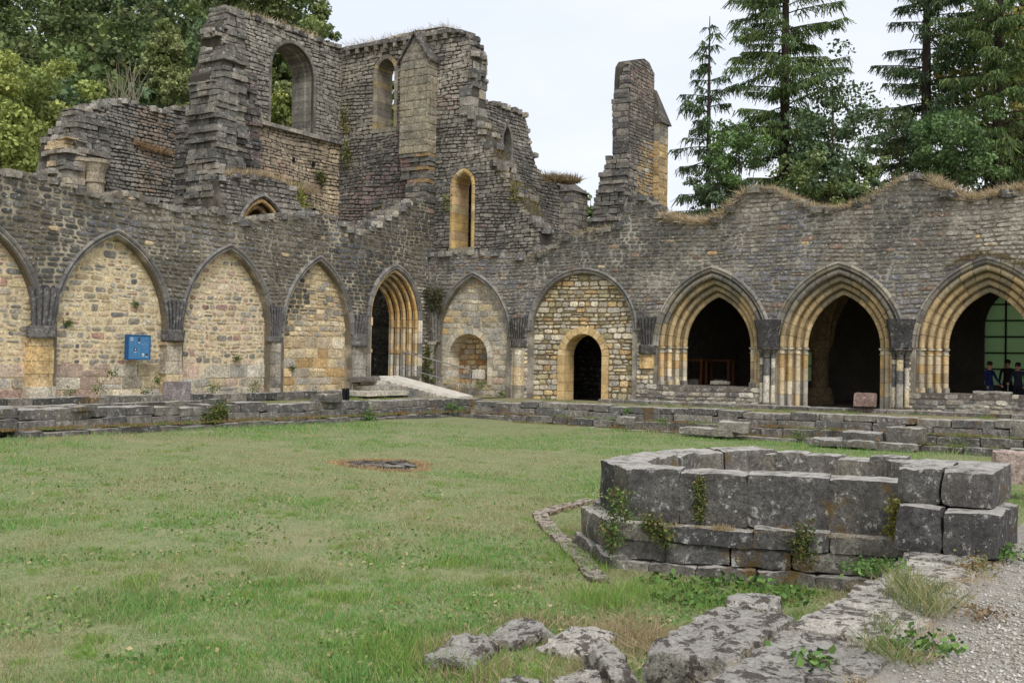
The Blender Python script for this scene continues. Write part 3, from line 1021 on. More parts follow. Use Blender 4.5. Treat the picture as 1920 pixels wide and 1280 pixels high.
# engaged shafts and dark springers between the arches
def pier(Yc, dkc):
    rgp = random.Random(int(-Yc * 10))
    for q, (dy, rr, ex) in enumerate(((-.19, .075, .06), (0, .105, .16), (.19, .075, .06))):
        zc = .16
        while zc < 1.62:
            zn = min(1.64, zc + rgp.uniform(.4, .75))
            v, f = lathe([(rr, zc), (rr, zn - .006)], -ex, Yc + dy, 12)
            fast('shaft', v, f, STONE, right, np.array(A(pick(rgp, CREAM + GREY[3:] + ([S(96, 92, 88)] if dkc and q != 1 else [])), .5)), smooth=False)
            zc = zn
        v, f = lathe([(rr + .06, -.02), (rr + .06, .07), (rr + .02, .1), (rr + .03, .14), (rr, .17)], -ex, Yc + dy, 12)
        fast('shaft_base', v, f, STONE, right, np.array(A(S(128, 120, 108), .5)))
        v, f = lathe([(rr, 1.64), (rr + .02, 1.66), (rr, 1.7), (rr + .01, 1.78), (rr + .07, 1.9), (rr + .10, 1.93), (rr + .10, 1.99)], -ex, Yc + dy, 12)
        fast('capital', v, f, STONE, right, np.array(A(S(92, 88, 84), .6)))
    V = []
    rows = [(2.0, .33, .30), (2.42, .36, .34), (2.425, .35, .33), (2.9, .46, .42)]
    for z, w, d in rows:
        for (a, b) in ((-w, -.2), (-w, d * .4), (-w * .7, d), (-w * .15, d * 1.02), (w * .15, d * 1.02), (w * .7, d), (w, d * .4), (w, -.2)):
            V.append(FR(Yc + a, z + rgp.uniform(-.01, .01), b))
    Fs = [[i * 8 + k, i * 8 + (k + 1) % 8, (i + 1) * 8 + (k + 1) % 8, (i + 1) * 8 + k] for i in range(3) for k in range(8)] + [list(range(8))[::-1], [24 + k for k in range(8)]]
    fast('springer', np.array(V), Fs, STONE, right, np.array(A(S(80, 78, 78), .5)))
pier(-14.13, False)
pier(-18.4, True)
corbel(FR, -4.35, 1.92, 3.05, .26, .40, .45, right, S(96, 93, 90), flutes=9, ab_w=.36, ab_h=.3)
corbel(FR, -9.72, 1.72, 3.0, .27, .40, .45, right, S(90, 87, 86), flutes=8, ab_w=.34, ab_h=.32)
pilaster(FR, -4.35, -.05, 1.92, .22, .22, ORANGE[:2] + CREAM + OCHRE, right, 6)
pilaster(FR, -9.72, 1.2, 1.72, .22, .2, ORANGE, right, 7)
# slender corner column left of the niche
v, f = lathe([(.12, -.05), (.12, .06), (.08, .1), (.075, 1.68), (.1, 1.72), (.09, 1.76), (.17, 1.98), (.2, 2.0), (.2, 2.1)], -.28, -.42, 12)
fast('corner_column', v, f, STONE, right, np.array(A(S(176, 168, 150), .4)))
corbel(FR, -.42, 2.08, 3.25, .2, .28, .42, right, S(120, 115, 108), flutes=5, ab_w=.2, ab_h=.06)
place_stones(right, stones)
# cap of the wall: rough rubble that closes the ragged top
def rubble_cap(parent, fr, line, d0, d1, cols, seed, step=.32, a=.9, size=(.12, .26)):
    rg = random.Random(seed)
    mb = MB()
    for (p, q) in zip(line, line[1:]):
        L = math.hypot(q[0] - p[0], q[1] - p[1])
        n = max(1, int(L / step))
        for k in range(n):
            t = (k + rg.random()) / n
            u, z = p[0] + (q[0] - p[0]) * t, p[1] + (q[1] - p[1]) * t
            d = d0
            while d > d1:
                s = rg.uniform(*size)
                o = fr(u, z, d)
                v, f = rough_block((s * rg.uniform(1.2, 2.2), s * rg.uniform(1.1, 1.8), s), (o[0] + rg.uniform(-.06, .06), o[1] + rg.uniform(-.06, .06), o[2] - s * .22), rg.uniform(0, 3.1), step=.3, amp=.03, rnd=.05, seed=rg.randint(0, 999))
                mb.add(v, f, A(pick(rg, cols), a))
                d -= s * 1.5
    mb.build('cap_rubble', STONE, parent, kind='stuff')
rubble_cap(left, FL, LT, -.06, -1.05, DARK + GREY, 5)
rubble_cap(right, FR, RTp, -.06, -1.05, DARK + GREY, 6)

# ------------------------------------------------------------------ chapter house interior behind the arches
room = thing('chapter_house_room', 'dark vaulted room seen through the three open arches', 'room', (5, -17, 0))
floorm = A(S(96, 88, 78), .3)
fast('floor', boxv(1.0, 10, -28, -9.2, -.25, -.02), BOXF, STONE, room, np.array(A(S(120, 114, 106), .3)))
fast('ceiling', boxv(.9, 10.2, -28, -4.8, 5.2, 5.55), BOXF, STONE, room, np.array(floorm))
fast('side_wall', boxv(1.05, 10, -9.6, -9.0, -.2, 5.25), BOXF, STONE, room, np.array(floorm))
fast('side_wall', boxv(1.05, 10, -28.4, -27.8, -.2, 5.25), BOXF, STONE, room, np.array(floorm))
BX = 9.6
FB = frame_x(BX)
wy = [ux(1925, 600, BX)[0], ux(1500, 600, BX)[0]]
WINS = [(wy[0], 1.5, 2.9, 1.75, .75), (wy[1] + .15, 1.3, 2.6, 1.5, .75)]
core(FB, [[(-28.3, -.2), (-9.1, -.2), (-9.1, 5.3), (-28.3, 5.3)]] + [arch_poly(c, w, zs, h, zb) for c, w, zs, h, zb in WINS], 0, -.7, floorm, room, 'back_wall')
GLASS, gt, gb = mat_new('frosted_glass')
trn = nnode(gt, 'ShaderNodeBsdfTranslucent')
trn.inputs['Color'].default_value = (*S(180, 200, 168), 1)
gb.inputs['Base Color'].default_value = (*S(40, 60, 44), 1)
gb.inputs['Roughness'].default_value = .4
gm = nnode(gt, 'ShaderNodeMixShader', Fac=.75)
gt.links.new(gb.outputs[0], gm.inputs[1])
gt.links.new(trn.outputs[0], gm.inputs[2])
gt.links.new(gm.outputs[0], gt.nodes['Material Output'].inputs['Surface'])
IRON = flat_material('dark_iron', S(38, 38, 38), .6)
for c, w, zs, h, zb in WINS:
    P = arch_poly(c, w + .02, zs, h, zb)
    ys = np.linspace(c - w, c + w, 5)
    zz = np.arange(zb, zs + h, .62)
    # panes, one for each field of the glazing
    for a, b in zip(ys, ys[1:]):
        for z0, z1 in zip(zz, list(zz[1:]) + [zs + h]):
            yc = (a + b) / 2
            sp = spans([P], (z0 + z1) / 2)
            if sp and sp[0][0] - .2 < yc < sp[0][1] + .2:
                fast('pane', boxv(BX + .30, BX + .312, a + .015, b - .015, z0 + .015, z1 - .015), BOXF, GLASS, room)
    for y in ys[1:-1]:
        fast('glazing_bar', boxv(BX + .25, BX + .345, y - .03, y + .03, zb, zs + h), BOXF, IRON, room)
    for z in zz[1:]:
        fast('glazing_bar', boxv(BX + .26, BX + .338, c - w, c + w, z - .025, z + .025), BOXF, IRON, room)
# central column with its springing ribs
ct = on_x(1537, 740, 4.6)
cx_, cy_ = 4.6, ct[1]
v, f = lathe([(.52, -.05), (.52, .28), (.46, .3), (.46, .5), (.36, .62), (.31, .64), (.31, 1.85), (.33, 1.88), (.33, 1.92), (.46, 2.15), (.48, 2.3), (.36, 2.32), (.44, 2.9), (.8, 3.7), (1.6, 4.6), (2.2, 5.25)], cx_, cy_, 16)
fast('column', v, f, STONE, room, np.array(A(S(128, 110, 84), .1)), smooth=R(40))
for k in range(8):
    a = k * math.pi / 4 + .2
    pth = [(cx_ + math.cos(a) * r, cy_ + math.sin(a) * r, z) for r, z in ((.38, 2.3), (.44, 2.8), (.62, 3.4), (1.0, 4.1), (1.7, 4.75), (2.6, 5.15))]
    v, f = tube(pth, .1, 6)
    fast('vault_rib', v, f, STONE, room, np.array(A(S(128, 110, 84), .1)))
# passage behind the small door
psg = thing('passage', 'dark stone passage behind the small round-headed door', 'passage', (2, -7, 0))
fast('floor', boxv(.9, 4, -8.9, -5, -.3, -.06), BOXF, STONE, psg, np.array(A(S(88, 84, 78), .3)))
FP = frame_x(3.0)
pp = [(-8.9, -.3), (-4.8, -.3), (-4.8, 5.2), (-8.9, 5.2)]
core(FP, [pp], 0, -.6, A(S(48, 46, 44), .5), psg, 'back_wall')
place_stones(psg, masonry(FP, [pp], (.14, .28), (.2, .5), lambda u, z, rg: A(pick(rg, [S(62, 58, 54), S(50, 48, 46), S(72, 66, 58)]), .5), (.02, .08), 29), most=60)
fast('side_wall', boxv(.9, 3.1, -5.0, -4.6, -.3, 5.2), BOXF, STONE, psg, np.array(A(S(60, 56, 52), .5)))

# ================================================================== THE RUINED CHURCH
def box_stones(x0, x1, y0, y1, z0, z1, colf, seed, ch=(.18, .3), cl=(.25, .55), faces='ws', proud=(.01, .05)):
    """masonry on the west (-X) and south (-Y) faces of an upright block"""
    out = []
    if 'w' in faces:
        out += masonry(frame_x(x0), [[(y0, z0), (y1, z0), (y1, z1), (y0, z1)]], ch, cl, colf, proud, seed)
    if 's' in faces:
        out += masonry(frame_y(y0), [[(x0, z0), (x1, z0), (x1, z1), (x0, z1)]], ch, cl, colf, proud, seed + 1)
    return out
def ragged_stack(parent, ext, z0, z1, cols, seed, ch=(.13, .26), jit=.13, mat=STONE, a=.9, name='broken_course', most=400):
    """broken masonry: courses of uneven slabs; ext(z) gives x0,x1,y0,y1"""
    rg = random.Random(seed)
    out = []
    z = z0
    while z < z1 - .05:
        h = min(rg.uniform(*ch), z1 - z)
        x0, x1, y0, y1 = ext(z)
        big = rg.random() < .22
        ex = jit * (1.5 if big else 1.0)
        x0 -= rg.uniform(-.4, 1) * ex
        y0 -= rg.uniform(-.4, 1) * ex
        y1 += rg.uniform(-.4, 1) * ex * .5
        n = max(1, int((x1 - x0) / rg.uniform(.32, .5)))
        m_ = max(1, int((y1 - y0) / rg.uniform(.35, .55)))
        mb = MB()
        for i in range(n):
            for j in range(m_):
                if i > 0 and j > 0 and i < n - 1 and j < m_ - 1:
                    continue
                a0, a1 = x0 + (x1 - x0) * i / n, x0 + (x1 - x0) * (i + 1) / n
                b0, b1 = y0 + (y1 - y0) * j / m_, y0 + (y1 - y0) * (j + 1) / m_
                v, f = rough_block((a1 - a0 - .01 + rg.uniform(-.05, .05), b1 - b0 - .01 + rg.uniform(-.05, .05), h - .012), ((a0 + a1) / 2 + rg.uniform(-.04, .04), (b0 + b1) / 2 + rg.uniform(-.05, .05), z + h / 2), rg.uniform(-.06, .06), step=.2, amp=.035, rnd=.04, seed=rg.randint(0, 9999))
                out.append((v, A(pick(rg, cols), a), f))
        z += h
    return out

stk, stf, stp = [], [], []
church = thing('ruined_church', 'tall roofless ruin of a church transept with a large round-headed window and a buttress', 'ruin', (0, 4, 0))
XB = .35
FBw = frame_x(XB)
tb = [(1012, 470), (1012, 425), (1000, 410), (985, 385), (970, 362), (955, 345), (945, 325), (935, 310), (925, 285), (915, 265), (905, 245), (895, 225), (884, 215), (886, 150), (886, 95), (878, 75), (865, 60), (850, 53), (830, 50), (780, 58), (700, 78), (650, 88)]
TB = [ux(x, y, XB) for x, y in tb]
outB = [(5.6, -.1), (1.15, -.1), (1.15, 5.2), (-5.0, 5.2)] + TB + [(5.6, 14.85)]
lanc = (2.67, .46, 13.45, .55, 11.1)
nich = (-1.37, .40, 8.35, .52, 5.88)
LH = arch_poly(*lanc, r=.035)
NH = arch_poly(*nich, r=.035)
core(FBw, [outB, LH, NH], -.005, -1.0, A(S(96, 90, 82), .6), church)
def b_col(u, z, rg):
    if z < 5.0 and u > 1.0:
        return A(pick(rg, [S(58, 55, 52), S(48, 46, 46), S(70, 66, 60)]), .5)
    if z > 10.8 and u > 1.5:
        return A(tone(u, z, rg, 55, (112, 108, 100), (160, 151, 134)), 1.0)
    return A(tone(u, z, rg, 55, (84, 81, 77), (142, 135, 124), tint=(130, 108, 102)), 1.0)
st = masonry(FBw, [outB, arch_poly(*lanc, r=.2), arch_poly(*nich, r=.2)], (.10, .19), (.16, .42), b_col, (.0, .045), 301, gap=.009, wob=.05, jit=.018)
WR = [(0, -1.02), (0, .0), (.02, .025), (.2, .025), (.2, -.1), (.07, -1.02)]
lc = lambda rg, t, s: A(pick(rg, [S(158, 148, 128), S(140, 132, 118), S(170, 152, 118), S(128, 122, 112)]), .8)
sweep_blocks(church, 'voussoir', FBw, lanc[0], lanc[1], lanc[2], lanc[3], WR, 5, lc, 310)
jamb_blocks(church, 'jamb_stone', FBw, lanc[0], lanc[1], WR, lanc[4], lanc[2], 8, lc, 311)
nc_ = lambda rg, t, s: A(pick(rg, [S(206, 176, 118), S(196, 166, 112), S(200, 180, 140), S(188, 160, 124)]), .2)
NRp = [(0, -1.02), (0, -.06), (.03, .0), (.1, .03), (.2, .02), (.2, -.1), (.07, -1.02)]
sweep_blocks(church, 'voussoir', FBw, nich[0], nich[1], nich[2], nich[3], NRp, 5, nc_, 312)
jamb_blocks(church, 'jamb_stone', FBw, nich[0], nich[1], NRp, nich[4], nich[2], 7, nc_, 313)
fast('sill', boxv(XB - .06, XB + .9, nich[0] - .62, nich[0] + .62, nich[4] - .16, nich[4]), BOXF, STONE, church, np.array(A(S(150, 140, 122), .6)))
fast('sill', boxv(XB - .05, XB + .95, lanc[0] - .65, lanc[0] + .65, lanc[4] - .2, lanc[4]), BOXF, STONE, church, np.array(A(S(140, 132, 116), .8)))
# a slim shaft stands inside the niche window
v, f = lathe([(.1, 5.9), (.1, 6.0), (.07, 6.05), (.07, 7.35), (.1, 7.4), (.09, 7.45), (.16, 7.65), (.16, 7.75), (.11, 7.76), (.12, 8.7)], XB + 1.25, nich[0] - .15 + .95, 10)
fast('shaft', v, f, STONE, church, np.array(A(S(120, 114, 104), .5)))
# the back of the recess behind the niche window
fast('recess_back', boxv(XB + 1.6, XB + 2.0, -1.6, 1.1, 5.0, 9.6), BOXF, STONE, church, np.array(A(S(100, 95, 88), .9)))
# cornice with corbel stones along the top
ca, cb = TB[-1], TB[-5]
n = 11
for k in range(n):
    t = (k + .5) / n
    u, z = ca[0] + (cb[0] - ca[0]) * t, ca[1] + (cb[1] - ca[1]) * t - .34
    v, f = rough_block((.34, .16, .2), (XB - .08, u, z), step=.2, amp=.012, rnd=.02, seed=k)
    fast('cornice_corbel', v, f, STONE, church, np.array(A(S(124, 117, 106), .8)))
for k in range(9):
    ta, tb_ = k / 9, (k + 1) / 9
    u0, u1 = ca[0] + (cb[0] - ca[0]) * ta, ca[0] + (cb[0] - ca[0]) * tb_
    z = ca[1] + (cb[1] - ca[1]) * (ta + tb_) / 2 - .14
    v, f = rough_block((.62, abs(u1 - u0) - .015, .17), (XB + .08, (u0 + u1) / 2, z), step=.2, amp=.015, rnd=.03, seed=k + 40)
    fast('cornice_slab', v, f, STONE, church, np.array(A(pick(random.Random(k), DARK), .9)))
# buttress with a gabled cap
by0, by1, bx0 = -.02, 1.42, XB - .62
fast('buttress_core', boxv(bx0 + .01, XB, by0 + .01, by1 - .01, 9.75, 13.6), BOXF, STONE, church, np.array(A(S(150, 138, 116), .5)))
def but_col(u, z, rg):
    if z < 12.7:
        return A(tone(u, z, rg, 99, (120, 116, 107), (150, 140, 120), k=1.2, j=.06), 1)
    return A(tone(u, z, rg, 99, (110, 106, 98), (140, 132, 116), k=1.4, j=.05), .9)
st += masonry(frame_x(bx0), [[(by0, 9.75), (by1, 9.75), (by1, 13.5), ((by0 + by1) / 2, 14.55), (by0, 13.5)]], (.26, .36), (.35, .7), but_col, (.004, .015), 320, gap=.007, wob=0)
st += masonry(frame_y(by0), [[(bx0, 9.75), (XB, 9.75), (XB, 13.5), (bx0, 13.5)]], (.26, .36), (.3, .6), but_col, (.004, .015), 321, gap=.007, wob=0)
ym = (by0 + by1) / 2
V = [(bx0, by0, 13.5), (bx0, by1, 13.5), (bx0, ym, 14.55), (XB, by0, 13.5), (XB, by1, 13.5), (XB, ym, 14.55)]
fast('buttress_gable', V, [[0, 2, 1], [3, 4, 5], [0, 3, 5, 2], [1, 2, 5, 4], [0, 1, 4, 3]], STONE, church, np.array(A(S(122, 116, 106), .8)))
for (ya, yb, nm) in ((by0 - .12, ym, 1), (by1 + .12, ym, 2)):
    V = []
    for x in (bx0 - .1, XB + .02):
        V += [(x, ya, 13.42), (x, ya, 13.52), (x, yb, 14.72), (x, yb, 14.6)]
    fast('cap_slab', V, [[0, 1, 2, 3], [7, 6, 5, 4], [0, 4, 5, 1], [1, 5, 6, 2], [2, 6, 7, 3], [3, 7, 4, 0]], STONE, church, np.array(A(S(98, 93, 88), 1)))
stk += ragged_stack(church, lambda z: (XB - .52 + .1 * math.sin(z * 3), XB, by0 + .05, by1 - .35 * (z < 8.6)), 6.6, 9.75, DARK[:3] + [S(150, 122, 108), S(140, 116, 108), S(168, 140, 104)], 33, jit=.07, a=.6)
# south-west quoin of the broken end
stk += ragged_stack(church, lambda z: (XB - .02, XB + 1.0, TB[12][0] - .02, TB[12][0] + .55), 11.2, 13.9, GREY + OCHRE[3:4], 34, jit=.05, ch=(.28, .4))
rubble_cap(church, FBw, TB[:13], -.05, -.95, DARK + GREY, 8, step=.35, size=(.14, .3))
rubble_cap(church, FBw, TB[13:18], -.05, -.95, DARK, 9, step=.35, size=(.14, .26))

# nave wall with the large window
YA = 5.15
FA = frame_y(YA)
big = (-2.58, 1.12, 13.0, 1.12, 10.75)
TA = [uy(x, y, YA) for x, y in ((415, 100), (413, 60), (420, 38), (450, 23), (500, 38), (560, 60), (610, 78), (640, 90))]
outA = [(-7.0, 4.5), (.9, 4.5), (.9, 14.82)] + TA[::-1] + [(-7.0, 12.0)]
core(FA, [outA, arch_poly(*big, r=.08)], -.005, -1.1, A(S(100, 94, 85), .6), church)
def a_col(u, z, rg):
    if 7.2 < z < 10.65 and u > -4.6:
        return A(tone(u, z, rg, 61, (128, 116, 102), (170, 154, 128), tint=(168, 136, 112)), .6)
    if z < 10.6 and u < -4.6:
        return A(tone(u, z, rg, 63, (96, 90, 86), (126, 116, 108), tint=(124, 98, 96)), .7)
    return A(tone(u, z, rg, 65, (86, 84, 80), (130, 125, 116)), 1.0)
st += masonry(FA, [outA, arch_poly(*big, r=.24)], (.10, .20), (.17, .45), a_col, (.0, .045), 302, gap=.009, wob=.05, jit=.018)
WA = [(0, -1.12), (0, -.42), (.07, -.36), (.07, -.12), (.12, -.05), (.12, .02), (.25, .03), (.25, -.12), (.13, -1.12)]
wc = lambda rg, t, s: A(pick(rg, [S(112, 108, 102), S(124, 118, 110), S(134, 128, 118)]), 1)
sweep_blocks(church, 'voussoir', FA, big[0], big[1], big[2], big[3], WA, 9, wc, 330)
jamb_blocks(church, 'jamb_stone', FA, big[0], big[1], WA, big[4], big[2], 8, wc, 331)
for k in range(6):
    xa, xb = -4.5 + k * .8, -4.5 + (k + 1) * .8 - .01
    fast('string_course', boxv(xa, xb, YA - .2, YA + .6, 10.56 + .004 * (k % 3), 10.72), BOXF, STONE, church, np.array(A(pick(random.Random(k), GREY), 1)))
for (px_, py_) in ((549, 300), (586, 308), (640, 330), (588, 395)):
    u, z = uy(px_, py_, YA)
    fast('putlog_hole_shade', boxv(u - .07, u + .07, YA - .065, YA - .03, z - .1, z + .1), BOXF, flat_material('hole_shade_black', S(24, 22, 20), 1), church)  # dark plates on the wall face paint the shade inside putlog holes
st_church = st
rubble_cap(church, FA, TA, -.05, -1.0, DARK + GREY, 10, step=.3, size=(.12, .24))
# stepped broken piers at the west end of the nave wall
stk += ragged_stack(church, lambda z: (-7.72 - .06 * (z < 8), -6.75, 3.95, 5.4), 4.5, 11.45, STK, 41, jit=.12)
stk += ragged_stack(church, lambda z: (-6.95 + .12 * (z > 9), -5.75, 4.55, 5.8), 4.5, 12.9, STK, 42, jit=.14)
stk += ragged_stack(church, lambda z: (-6.35, -5.45, 4.95, 5.9), 12.9, 14.75, STK, 43, jit=.1)
stk += ragged_stack(church, lambda z: (-6.0 + (9.9 - z) * .12, -4.75 - .2 * (z > 11.2), 4.75, 5.3), 8.2, 12.4, DARK[:4] + [S(120, 104, 100), S(112, 100, 98)], 44, jit=.09)
place_stones(church, st_church + stk)
# lower aisle bay in front, with the head of a pointed arch
YD = YA - 1.5
FD = frame_y(YD)
TD = [uy(x, y, YD) for x, y in ((412, 338), (430, 328), (470, 328), (500, 334), (530, 340), (548, 352), (556, 372), (568, 392), (600, 402))]
arcD = (-5.62, .80, 5.9, 1.10)
outD = [(-7.7, 4.2), (-2.0, 4.2), (-2.4, TD[-1][1])] + TD[::-1]
core(FD, [outD, arch_poly(*arcD, 4.0, r=.42)], -.005, -.9, A(S(124, 116, 104), .9), church, 'aisle_core')
sd_ = masonry(FD, [outD, arch_poly(*arcD, 4.0, r=.55)], (.13, .22), (.2, .45), lambda u, z, rg: A(tone(u, z, rg, 97, (84, 82, 79), (126, 120, 111)), 1), (.004, .05), 303)
place_stones(church, sd_, most=0, restname='aisle_stones')
for i in range(2):
    pr = order_profile(i, .2, .25, 0, 2, .08)
    sweep_blocks(church, 'voussoir', FD, *arcD, pr, 6, lambda rg, t, s: A(pick(rg, [S(190, 158, 108), S(176, 150, 112), S(160, 138, 108)]), .4), 340 + i)
sweep_blocks(church, 'voussoir', FD, *arcD, [(.4, -.2), (.4, .03), (.45, .1), (.54, .05), (.56, -.2)], 7, hc, 345)
fast('aisle_back', boxv(-7.2, -4.0, YD + 1.2, YD + 1.4, 4.0, 7.6), BOXF, STONE, church, np.array(A(S(176, 140, 90), .2)))
rubble_cap(church, FD, TD, -.05, -1.3, DARK + GREY, 12, step=.3)

# ------------------------------------------------------------------ north side ruin, far left
farw = thing('ruined_wall', 'grey broken wall with a clustered column stump, far left behind the cloister wall', 'ruin', (-7, 9, 0))
YF = 9.0
FF = frame_y(YF)
TF = [uy(x, y, YF) for x, y in ((104, 322), (110, 300), (112, 275), (118, 255), (130, 238), (148, 226), (160, 212), (168, 200), (188, 196), (200, 190), (225, 187), (250, 191), (275, 198), (292, 206), (318, 210), (330, 202), (345, 200), (365, 205), (400, 215))]
outF = [(-11.2, 4.0), (-3.0, 4.0), (-3.2, TF[-1][1])] + TF[::-1]
rec = [uy(x, y, YF) for x, y in ((252, 247), (300, 262), (318, 275), (330, 290), (300, 285), (252, 280))]
core(FF, [outF], -.005, -1.2, A(S(122, 116, 108), 1), farw)
def f_col(u, z, rg):
    return A(tone(u, z, rg, 91, (98, 96, 93), (134, 130, 123), tint=(156, 134, 114)), 1)
st = masonry(FF, [outF], (.10, .19), (.15, .38), f_col, (.004, .06), 304, rag=.04)
st_far = st
rubble_cap(farw, FF, TF, -.05, -1.1, GREY, 14, step=.32)
# projecting pier with clustered column stump
pu = uy(178, 340, 8.2)[0]
stf += ragged_stack(farw, lambda z: (pu - .75, pu + .75 - .2 * (z > 9.8), 8.35, 9.1), 8.55, 10.35, STK, 47, jit=.06)
stf += ragged_stack(farw, lambda z: (-10.75 + .1 * math.sin(z * 2), -10.0, 8.3, 9.3), 7.2, 9.2, GREY + OCHRE[3:5], 48, jit=.12)
for dx, rr, dy in ((-.42, .2, .1), (.12, .34, -.08), (.5, .15, .15)):
    v, f = lathe([(rr, 4.5), (rr, 7.7), (rr + .05, 7.73), (rr + .05, 7.8), (rr, 7.83), (rr + .02, 8.1), (rr + .14, 8.42), (rr + .18, 8.45), (rr + .18, 8.58)], pu + dx, 8.45 + dy, 14)
    fast('column_stump', v, f, STONE, farw, np.array(A(S(170, 158, 138), .5)))
stf += ragged_stack(farw, lambda z: (-5.3, -3.9, 8.4, 9.1), 4.5, 11.0, GREY[:3] + DARK, 49, jit=.05)

place_stones(farw, st_far + stf)
# ------------------------------------------------------------------ transept wall fragment with the small pointed niche
cw = thing('ruined_wall', 'broken grey wall with a narrow blind lancet, right of the tall transept', 'ruin', (7, .1, 0))
YC = .1
FC = frame_y(YC)
TC = [uy(x, y, YC) for x, y in ((872, 205), (885, 194), (900, 189), (930, 193), (965, 205), (982, 213), (988, 232), (992, 262), (1000, 290), (1004, 310), (1012, 322), (1030, 338), (1050, 345), (1072, 342))]
uR = TC[-1][0]
outC = [(1.4, 4.0), (uR, 4.0)] + TC[::-1] + [(1.4, TC[0][1])]
lu, lz = uy(950, 330, YC)
l2 = uy(950, 236, YC)[1]
lan = (lu, .34, l2 - .75, .75, lz - .6)
ar = uy(1020, 470, YC)
arw = (ar[0], .95, 4.6, uy(1020, 408, YC)[1] - 4.6)
core(FC, [outC, arch_poly(*lan, r=.03), arch_poly(arw[0], arw[1], arw[2], arw[3], 4.02, r=.04)], -.005, -1.0, A(S(122, 116, 106), 1), cw)
st = masonry(FC, [outC, arch_poly(*lan, r=.14), arch_poly(arw[0], arw[1], arw[2], arw[3], 4.02, r=.2)], (.11, .2), (.17, .42), lambda u, z, rg: A(tone(u, z, rg, 93, (84, 82, 78), (126, 120, 111)), 1), (.004, .05), 305)
place_stones(cw, st, most=200)
fast('niche_back', boxv(lu - .6, lu + .6, YC + .45, YC + .6, lz - .8, l2 + .2), BOXF, STONE, cw, np.array(A(S(98, 94, 88), .9)))
sweep_blocks(cw, 'voussoir', FC, lan[0], lan[1], lan[2], lan[3], [(0, -.4), (0, .02), (.15, .03), (.16, -.2)], 4, wc, 350)
jamb_blocks(cw, 'jamb_stone', FC, lan[0], lan[1], [(0, -.4), (0, .02), (.15, .03), (.16, -.2)], lan[4], lan[2], 5, wc, 351)
sweep_blocks(cw, 'voussoir', FC, *arw, [(0, -.9), (0, .02), (.2, .03), (.21, -.2)], 6, wc, 352)
fast('arch_back', boxv(ar[0] - 1.4, ar[0] + 1.4, YC + 1.05, YC + 1.25, 3.5, 7.4), BOXF, STONE, cw, np.array(A(S(60, 57, 54), .6)))
rubble_cap(cw, FC, TC, -.05, -.95, DARK + GREY, 15, step=.34)
bt0, bt1 = uy(1076, 350, YC - .8)[0], uy(1102, 350, YC - .8)[0]
bz = uy(1090, 362, YC - .8)[1]
fast('buttress', boxv(bt0, bt1, YC - .8, YC + 1.2, 4.0, bz), BOXF, STONE, cw, np.array(A(S(126, 118, 106), .9)))
place_stones(cw, box_stones(bt0, bt1, YC - .8, YC + 1.2, 4.0, bz, lambda u, z, rg: A(pick(rg, GREY), .9), 366, (.2, .32), (.3, .6), proud=(.004, .02)), most=0, restname='buttress_stones')
V = [(bt0 - .1, YC - .9, bz), (bt1 + .1, YC - .9, bz), (bt1 + .1, YC + 1.2, bz), (bt0 - .1, YC + 1.2, bz), (bt0 + .25, YC + .3, bz + .85), (bt1 - .1, YC + .3, bz + .9), (bt1 - .1, YC + 1.2, bz + .9), (bt0 + .25, YC + 1.2, bz + .85)]
fast('buttress_cap', V, BOXF, STONE, cw, np.array(A(S(112, 106, 98), 1)))
# ------------------------------------------------------------------ lone tall pillar of masonry
pil = thing('ruined_pillar', 'lone tall pillar of broken masonry rising behind the wall against the sky', 'ruin', (12, -3, 0))
PY = -3.54
FPp = frame_y(PY)
TP = [uy(x, y, PY) for x, y in ((1181, 190), (1182, 150), (1184, 122), (1190, 112), (1208, 110), (1218, 118), (1226, 136))]
sp_ = [uy(1226, 205, PY), uy(1240, 215, PY)]
outP = [(10.94, 4), (13.75, 4), (13.75, TP[-1][1])] + TP[::-1]
core(FPp, [outP], -.005, -.85, A(S(116, 108, 98), .9), pil)
def p_col(u, z, rg):
    g_ = (u - 10.9) / 2.9
    if z < 12.2 and g_ + rg.uniform(-.2, .2) > .55 - (12 - z) * .09:
        return A(pick(rg, [S(164, 142, 106, 1.2), S(150, 132, 104, 1.2), S(140, 128, 106, 1.2), S(170, 140, 100, 1.2)] + GREY[3:4]), .5)
    return A(tone(u, z, rg, 95, (82, 79, 75), (120, 113, 104), tint=(124, 104, 98)), .9)
st = masonry(FPp, [outP], (.12, .22), (.2, .45), p_col, (.004, .03), 306)
bx0_, bx1_ = 13.7, 14.72
def pb_col(u, z, rg):
    return A(pick(rg, [S(176, 152, 112, 1.2), S(168, 148, 116, 1.2), S(182, 158, 116, 1.2)]) if z < 12.4 else pick(rg, GREY + OCHRE[3:5]), .3)
st += masonry(frame_y(PY - .35), [[(bx0_, 4), (bx1_, 4), (bx1_, 13.3), (bx0_, 13.3)]], (.3, .4), (.4, .6), pb_col, (.004, .015), 307, gap=.008, wob=0)
st += masonry(frame_x(bx0_), [[(PY - .35, 4), (PY, 4), (PY, 13.3), (PY - .35, 13.3)]], (.3, .4), (.3, .6), pb_col, (.004, .012), 308, gap=.008, wob=0)
st_pil = st
fast('buttress_core', boxv(bx0_ + .01, bx1_ - .01, PY - .345, PY + .8, 4, 13.3), BOXF, STONE, pil, np.array(A(S(160, 140, 108), .5)))
V = [(bx0_ - .08, PY - .5, 13.25), (bx1_ + .12, PY - .5, 13.25), (bx1_ + .12, PY + .8, 13.25), (bx0_ - .08, PY + .8, 13.25), (bx0_ - .05, PY - .06, 14.9), (bx0_ + .25, PY - .06, 14.9), (bx0_ + .25, PY + .8, 14.9), (bx0_ - .05, PY + .8, 14.9)]
fast('buttress_cap', V, BOXF, STONE, pil, np.array(A(S(104, 98, 92), 1)))
